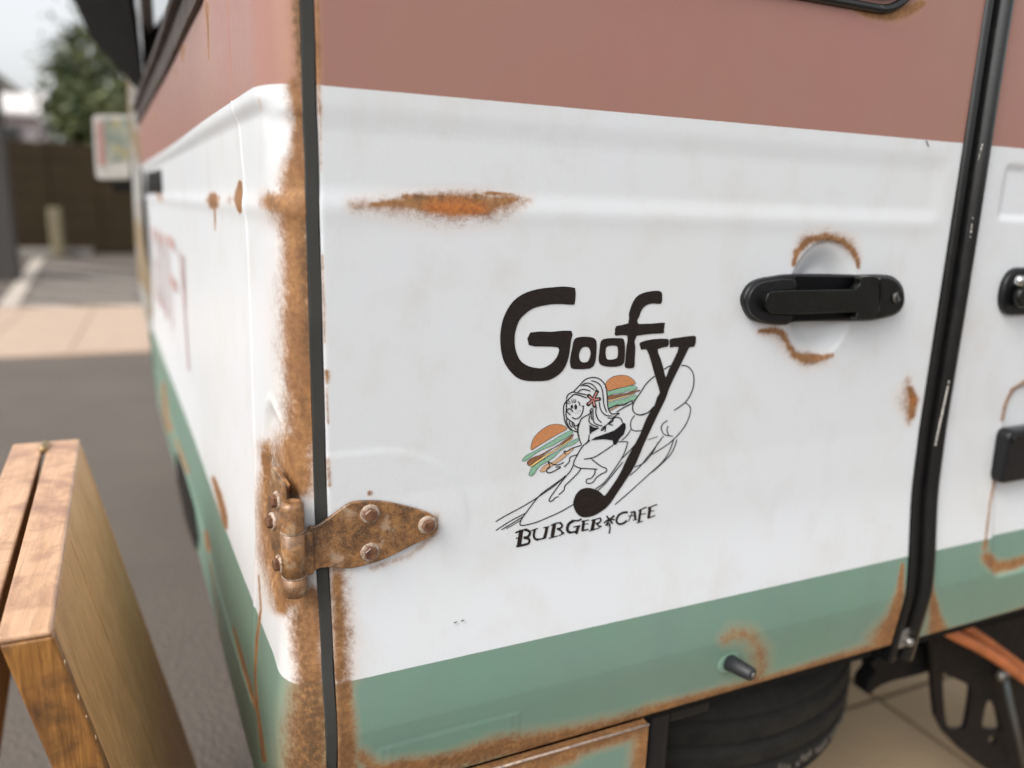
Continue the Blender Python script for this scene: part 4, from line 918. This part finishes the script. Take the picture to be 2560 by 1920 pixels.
def leanbox(name, ya_, yb_, a0, a1, t0, t1, mat, bev=.003, mirror=None):
    """slab in the leaning frame: a = distance down the face, t = depth behind the face"""
    bm = bmesh.new(); c = []
    for t in (t0, t1):
        for (y, a) in ((ya_, a0), (yb_, a0), (yb_, a1), (ya_, a1)):
            p = Vector((xr, 0, Zt)) + dwn*a - nrm*t; p.y = y
            p.x -= .046*y
            if a < .05: p += dwn * ((Zt - a*.977 - p.z)/dwn.z)
            if mirror is not None: p.x = 2*(mirror - .046*y) - p.x
            c.append(p)
    hull_box(bm, c); o = from_bm(name, bm, mat, ab); return bevelmod(o, bev, 3)
xm = xr - th/math.cos(math.atan(lean)) - .0025
for mir in (None, xm):
    leanbox('top_rail', y0, y1, 0, .007, 0, th, WTOP, .003, mir)
    leanbox('rail', y0+.0145, y1-.0145, .0073, .0175, .0005, th-.0005, WSIDE, .001, mir)
    leanbox('stile', y0, y0+.014, .0073, Hh, 0, th, WEND, .003, mir)
    leanbox('stile', y1-.014, y1, .0073, Hh, 0, th, WSIDE, .003, mir)
    leanbox('bottom_rail', y0+.0455, y1-.0455, Hh-.14, Hh-.09, .002, th-.002, WSIDE, .003, mir)
    for i in range(5):
        wdt = (y1-y0-.029)/5
        leanbox('plank', y0+.0145+i*wdt+.0004, y0+.0145+(i+1)*wdt-.0004, .018, Hh-.1405, .0012+.0005*(i % 2), .012, WSIDE, .0008, mir)
bm = bmesh.new(); rsb = random.Random(4)
for i in range(11):          # chipped varnish along the near edges
    a_ = rsb.uniform(.012, .34)
    p = Vector((xr, 0, Zt)) + dwn*a_ + nrm*.0001; p.y = y0 + rsb.uniform(-.0002, .004)
    bmesh.ops.create_icosphere(bm, subdivisions=1, radius=1, matrix=Matrix.Translation(p) @ Matrix.Diagonal((.0006, rsb.uniform(.0005, .0012), rsb.uniform(.0006, .0036), 1)))
tag(from_bm('varnish_chip', bm, simple('bare_wood_chip', (.62, .46, .28), .7, .1, 200), ab), kind='stuff')
for yy in (.535,):
    xm -= .046*yy
    tube('hinge', [(xm, yy-.017, Zt+.002), (xm, yy-.006, Zt+.002), (xm, yy+.006, Zt+.002), (xm, yy+.017, Zt+.002)], .0052, simple('brass_hinge', (.36, .26, .13), .4, metal=.6), ab, 14)

# ================================================================== BACKGROUND
FEN = simple('brown_fence', (.042, .028, .014), .85, .2, 2, 0, .2, 30, .004, col2=(.032, .022, .011), spec=.2)
fence = empty('fence', (-1, 16.5, GROUND)); tag(fence, 'dark brown board fence at the back of the parking lot', 'fence')
for i in range(22):
    for j in range(6):
        x = -6.8+i*.8
        box('board', x+.01, x+.79, 16.5, 16.53, GROUND+.06+j*.335, GROUND+.06+(j+1)*.335-.012, FEN, fence)
box('backing', -6.8, 10.8, 16.532, 16.538, GROUND, GROUND+2.0, FEN, fence)
for i in range(12): x = -6.8+i*1.6; box('post', x-.04, x+.04, 16.54, 16.62, GROUND, GROUND+2.1, FEN, fence)
post = box('bollard', -1.98, -1.77, 15.5, 15.72, GROUND, GROUND+.88, simple('tan_concrete', (.22, .185, .115), .85), None, .03); tag(post, 'tan concrete post standing in front of the brown fence', 'post')
CONC = simple('concrete_kerb', (.30, .28, .25), .85, .15, 4, 0, .3, 40, .004)
o = box('kerb', -3.4, -1.35, 15.75, 16.05, GROUND, GROUND+.14, CONC, None, .02); tag(o, 'pale concrete kerb at the foot of the brown fence', 'kerb')
bm = bmesh.new(); a = atZ(-40, 640)[:2]; b = atZ(112, 560, GROUND+.2)[:2]
d = (b-a)/np.linalg.norm(b-a); nn2 = np.array([-d[1], d[0]])*.16
hull_box(bm, [(*(a+nn2), GROUND), (*(a-nn2), GROUND), (*(b-nn2), GROUND), (*(b+nn2), GROUND), (*(a+nn2*.8), GROUND+.22), (*(a-nn2*.8), GROUND+.22), (*(b-nn2*.8), GROUND+.22), (*(b+nn2*.8), GROUND+.22)])
o = from_bm('low_wall', bm, CONC); tag(o, 'low grey concrete edging running towards the fence at far left', 'low wall'); bevelmod(o, .02)
o = box('wall', -4.5, float(atY(12, 400, 11.2)[0]), 11.2, 11.5, GROUND, GROUND+2.5, simple('dark_grey_wall', (.06, .054, .050), .8), None, .01); tag(o, 'dark grey wall at the far left edge of the view', 'wall')
# house behind
hs_ = empty('house', (-4, 24, GROUND)); tag(hs_, 'white house with dark gable behind the fence at far left', 'house')
WHW = simple('white_render', (.80, .76, .74), .8, .05, 3); RF = simple('dark_roof', (.14, .13, .115), .7, .2, 4)
box('wall', -8.5, -2.95, 24, 28, GROUND, 2.05, simple('pinkish_wall', (.66, .58, .60), .8, .05, 3), hs_)
box('wall', -8.6, -3.5, 26, 28, 2.1, 2.75, simple('grey_gable', (.16, .155, .145), .8, .1, 3), hs_)
prism('roof', [(-8.8, 23.5, 2.0), (-2.8, 23.5, 2.0), (-2.9, 26, 2.75), (-8.8, 26, 2.75)], (0, 0, .1), WHW, hs_)
prism('roof', [(-6.4, 25.6, 2.7), (-3.3, 25.6, 2.7), (-4.2, 25.6, 3.45), (-6.4, 25.6, 3.45)], (0, 2.6, 0), RF, hs_)
for xx in (-3.75, -5.1):
    wf = box('window', xx-.4, xx+.4, 23.93, 23.99, 1.0, 1.75, simple('frame_grey', (.3, .3, .3), .5), hs_); box('pane', xx-.34, xx+.34, 23.9, 23.94, 1.06, 1.69, GLASS, wf)
# trees
LEAF = NT('leaves'); rn = LEAF.n('ObjectInfo'); np_ = LEAF.noise(LEAF.geo(), 1.7, 3)
LEAF.set('Base Color', LEAF.mix(LEAF.rng(np_, .35, .65), (.020, .038, .007), (.11, .12, .035))); LEAF.set('Roughness', .6); LEAF.set('Transmission Weight', 0); LEAF = LEAF.m
BARK = simple('bark', (.10, .075, .05), .9, .3, 8)
def tree(x, y, h, cw, cz, rx, rz, nleaf, label, seed, ls=.13):
    rs = random.Random(seed); t = empty('tree', (x, y, GROUND)); tag(t, label, 'tree', 'trees behind the fence')
    bm = bmesh.new(); top = GROUND + h
    tube_bm(bm, [(x, y, GROUND), (x+.1, y, GROUND+h*.3), (x-.05, y+.05, GROUND+h*.6), (x, y, top*.95)], [.2, .15, .09, .03], 8)
    tips = []
    for i in range(12):
        z0 = GROUND+h*rs.uniform(.3, .8); a = rs.uniform(0, 6.28); l = rx*rs.uniform(.5, .95)
        e = (x+l*math.cos(a), y+l*math.sin(a), z0+rs.uniform(.2, 1.)); tube_bm(bm, [(x, y, z0), ((x+e[0])/2, (y+e[1])/2, z0+.25), e], [.06, .035, .012], 5); tips.append(e)
    from_bm('trunk', bm, BARK, t, True)
    cl = []
    for i in range(34):
        a = rs.uniform(0, 6.28); e = rs.uniform(-1, 1); r = rs.uniform(.35, 1)**.6
        cl.append((x+rx*r*math.cos(a)*math.sqrt(1-e*e*.8), y+rx*r*math.sin(a)*math.sqrt(1-e*e*.8), cz+rz*e*r, rs.uniform(.25, .55)))
    V = []; F = []
    for i in range(nleaf):
        c = rs.choice(cl); p = Vector((rs.gauss(0, 1), rs.gauss(0, 1), rs.gauss(0, .7)))*c[3]*.6 + Vector(c[:3])
        q = Vector((rs.gauss(0, 1), rs.gauss(0, 1), rs.gauss(0, 1))).normalized(); r = q.orthogonal().normalized(); s_ = ls*rs.uniform(.6, 1.2)
        k0 = len(V); V += [p-q*s_, p+r*s_*.45, p+q*s_, p-r*s_*.45]; F.append((k0, k0+1, k0+2, k0+3))
    me = bpy.data.meshes.new('crown'); me.from_pydata([tuple(v) for v in V], [], F); link('crown', me, LEAF, t)
tree(-1.55, 20.5, 4.6, 1, 2.9, .6, .75, 1300, 'airy tree with gaps of sky behind the dense tree', 3, .11)
tree(-.95, 18.3, 3.0, 1, 1.35, .95, .72, 12000, 'dense dark green tree rising over the brown fence beside the menu board', 5)
tree(.2, 18.9, 3.6, 1, 1.6, 1.1, 1.0, 9000, 'dense tree mostly hidden behind the truck', 8)
tree(-.95, 21.5, 5.6, 1, 4.1, .5, 1.0, 1000, 'tall thin crowned tree reaching the hatch of the truck', 11, .11)

# menu board hanging beside the cab
mb = empty('menu_board', (-.28, 2.6, .25)); tag(mb, 'white rounded board with a pink stripe and coloured picture beside the truck cab', 'menu board')
ps = [atY(u, v, 2.6) for u, v in ((231, 287), (326, 287), (326, 448), (240, 448))]
def quad_round(name, Q, Y, th, r, mat, parent, bev=.002):
    Q = [np.array(q) for q in Q]; out = []
    n = len(Q)
    for i in range(n):
        a, b, c = Q[i-1], Q[i], Q[(i+1) % n]; u = (a-b)/np.linalg.norm(a-b); v = (c-b)/np.linalg.norm(c-b)
        for t in np.linspace(0, 1, 5): out.append(((1-t)**2*(b+u*r) + 2*t*(1-t)*b + t*t*(b+v*r)))
    return prism(name, [(p[0], Y, p[2]) for p in out], (0, th, 0), mat, parent, bev)
quad_round('board', ps, 2.6, .02, .018, simple('board_white', (.52, .51, .48), .4), mb)
q = [atY(u, v, 2.596) for u, v in ((240, 302), (256, 302), (266, 412), (246, 414))]; quad_round('stripe', q, 2.597, .002, .003, simple('stripe_pink', (.42, .24, .22), .5), mb, 0)
kk = NT('picture_print'); pz = kk.n('SeparateXYZ', {0: kk.geo()}).outputs[2]; n_ = kk.noise(kk.geo(), 22, 3)
cc = kk.mix(kk.rng(n_, .42, .58), (.17, .21, .18), (.30, .32, .27)); cc = kk.mix(kk.rng(kk.noise(kk.geo(), 31, 2), .55, .65), cc, (.34, .28, .14)); kk.set('Base Color', cc); kk.set('Roughness', .35)
q = [atY(u, v, 2.596) for u, v in ((260, 298), (322, 298), (322, 400), (270, 406))]; quad_round('picture', q, 2.597, .002, .003, kk.m, mb, 0)
q = [atY(u, v, 2.58) for u, v in ((275, 455), (345, 455), (345, 478), (285, 480))]; quad_round('mounting_bar', q, 2.58, .06, .006, DARK, mb)
print('objects', len(bpy.data.objects), 'verts', sum(len(m.vertices) for m in bpy.data.meshes))
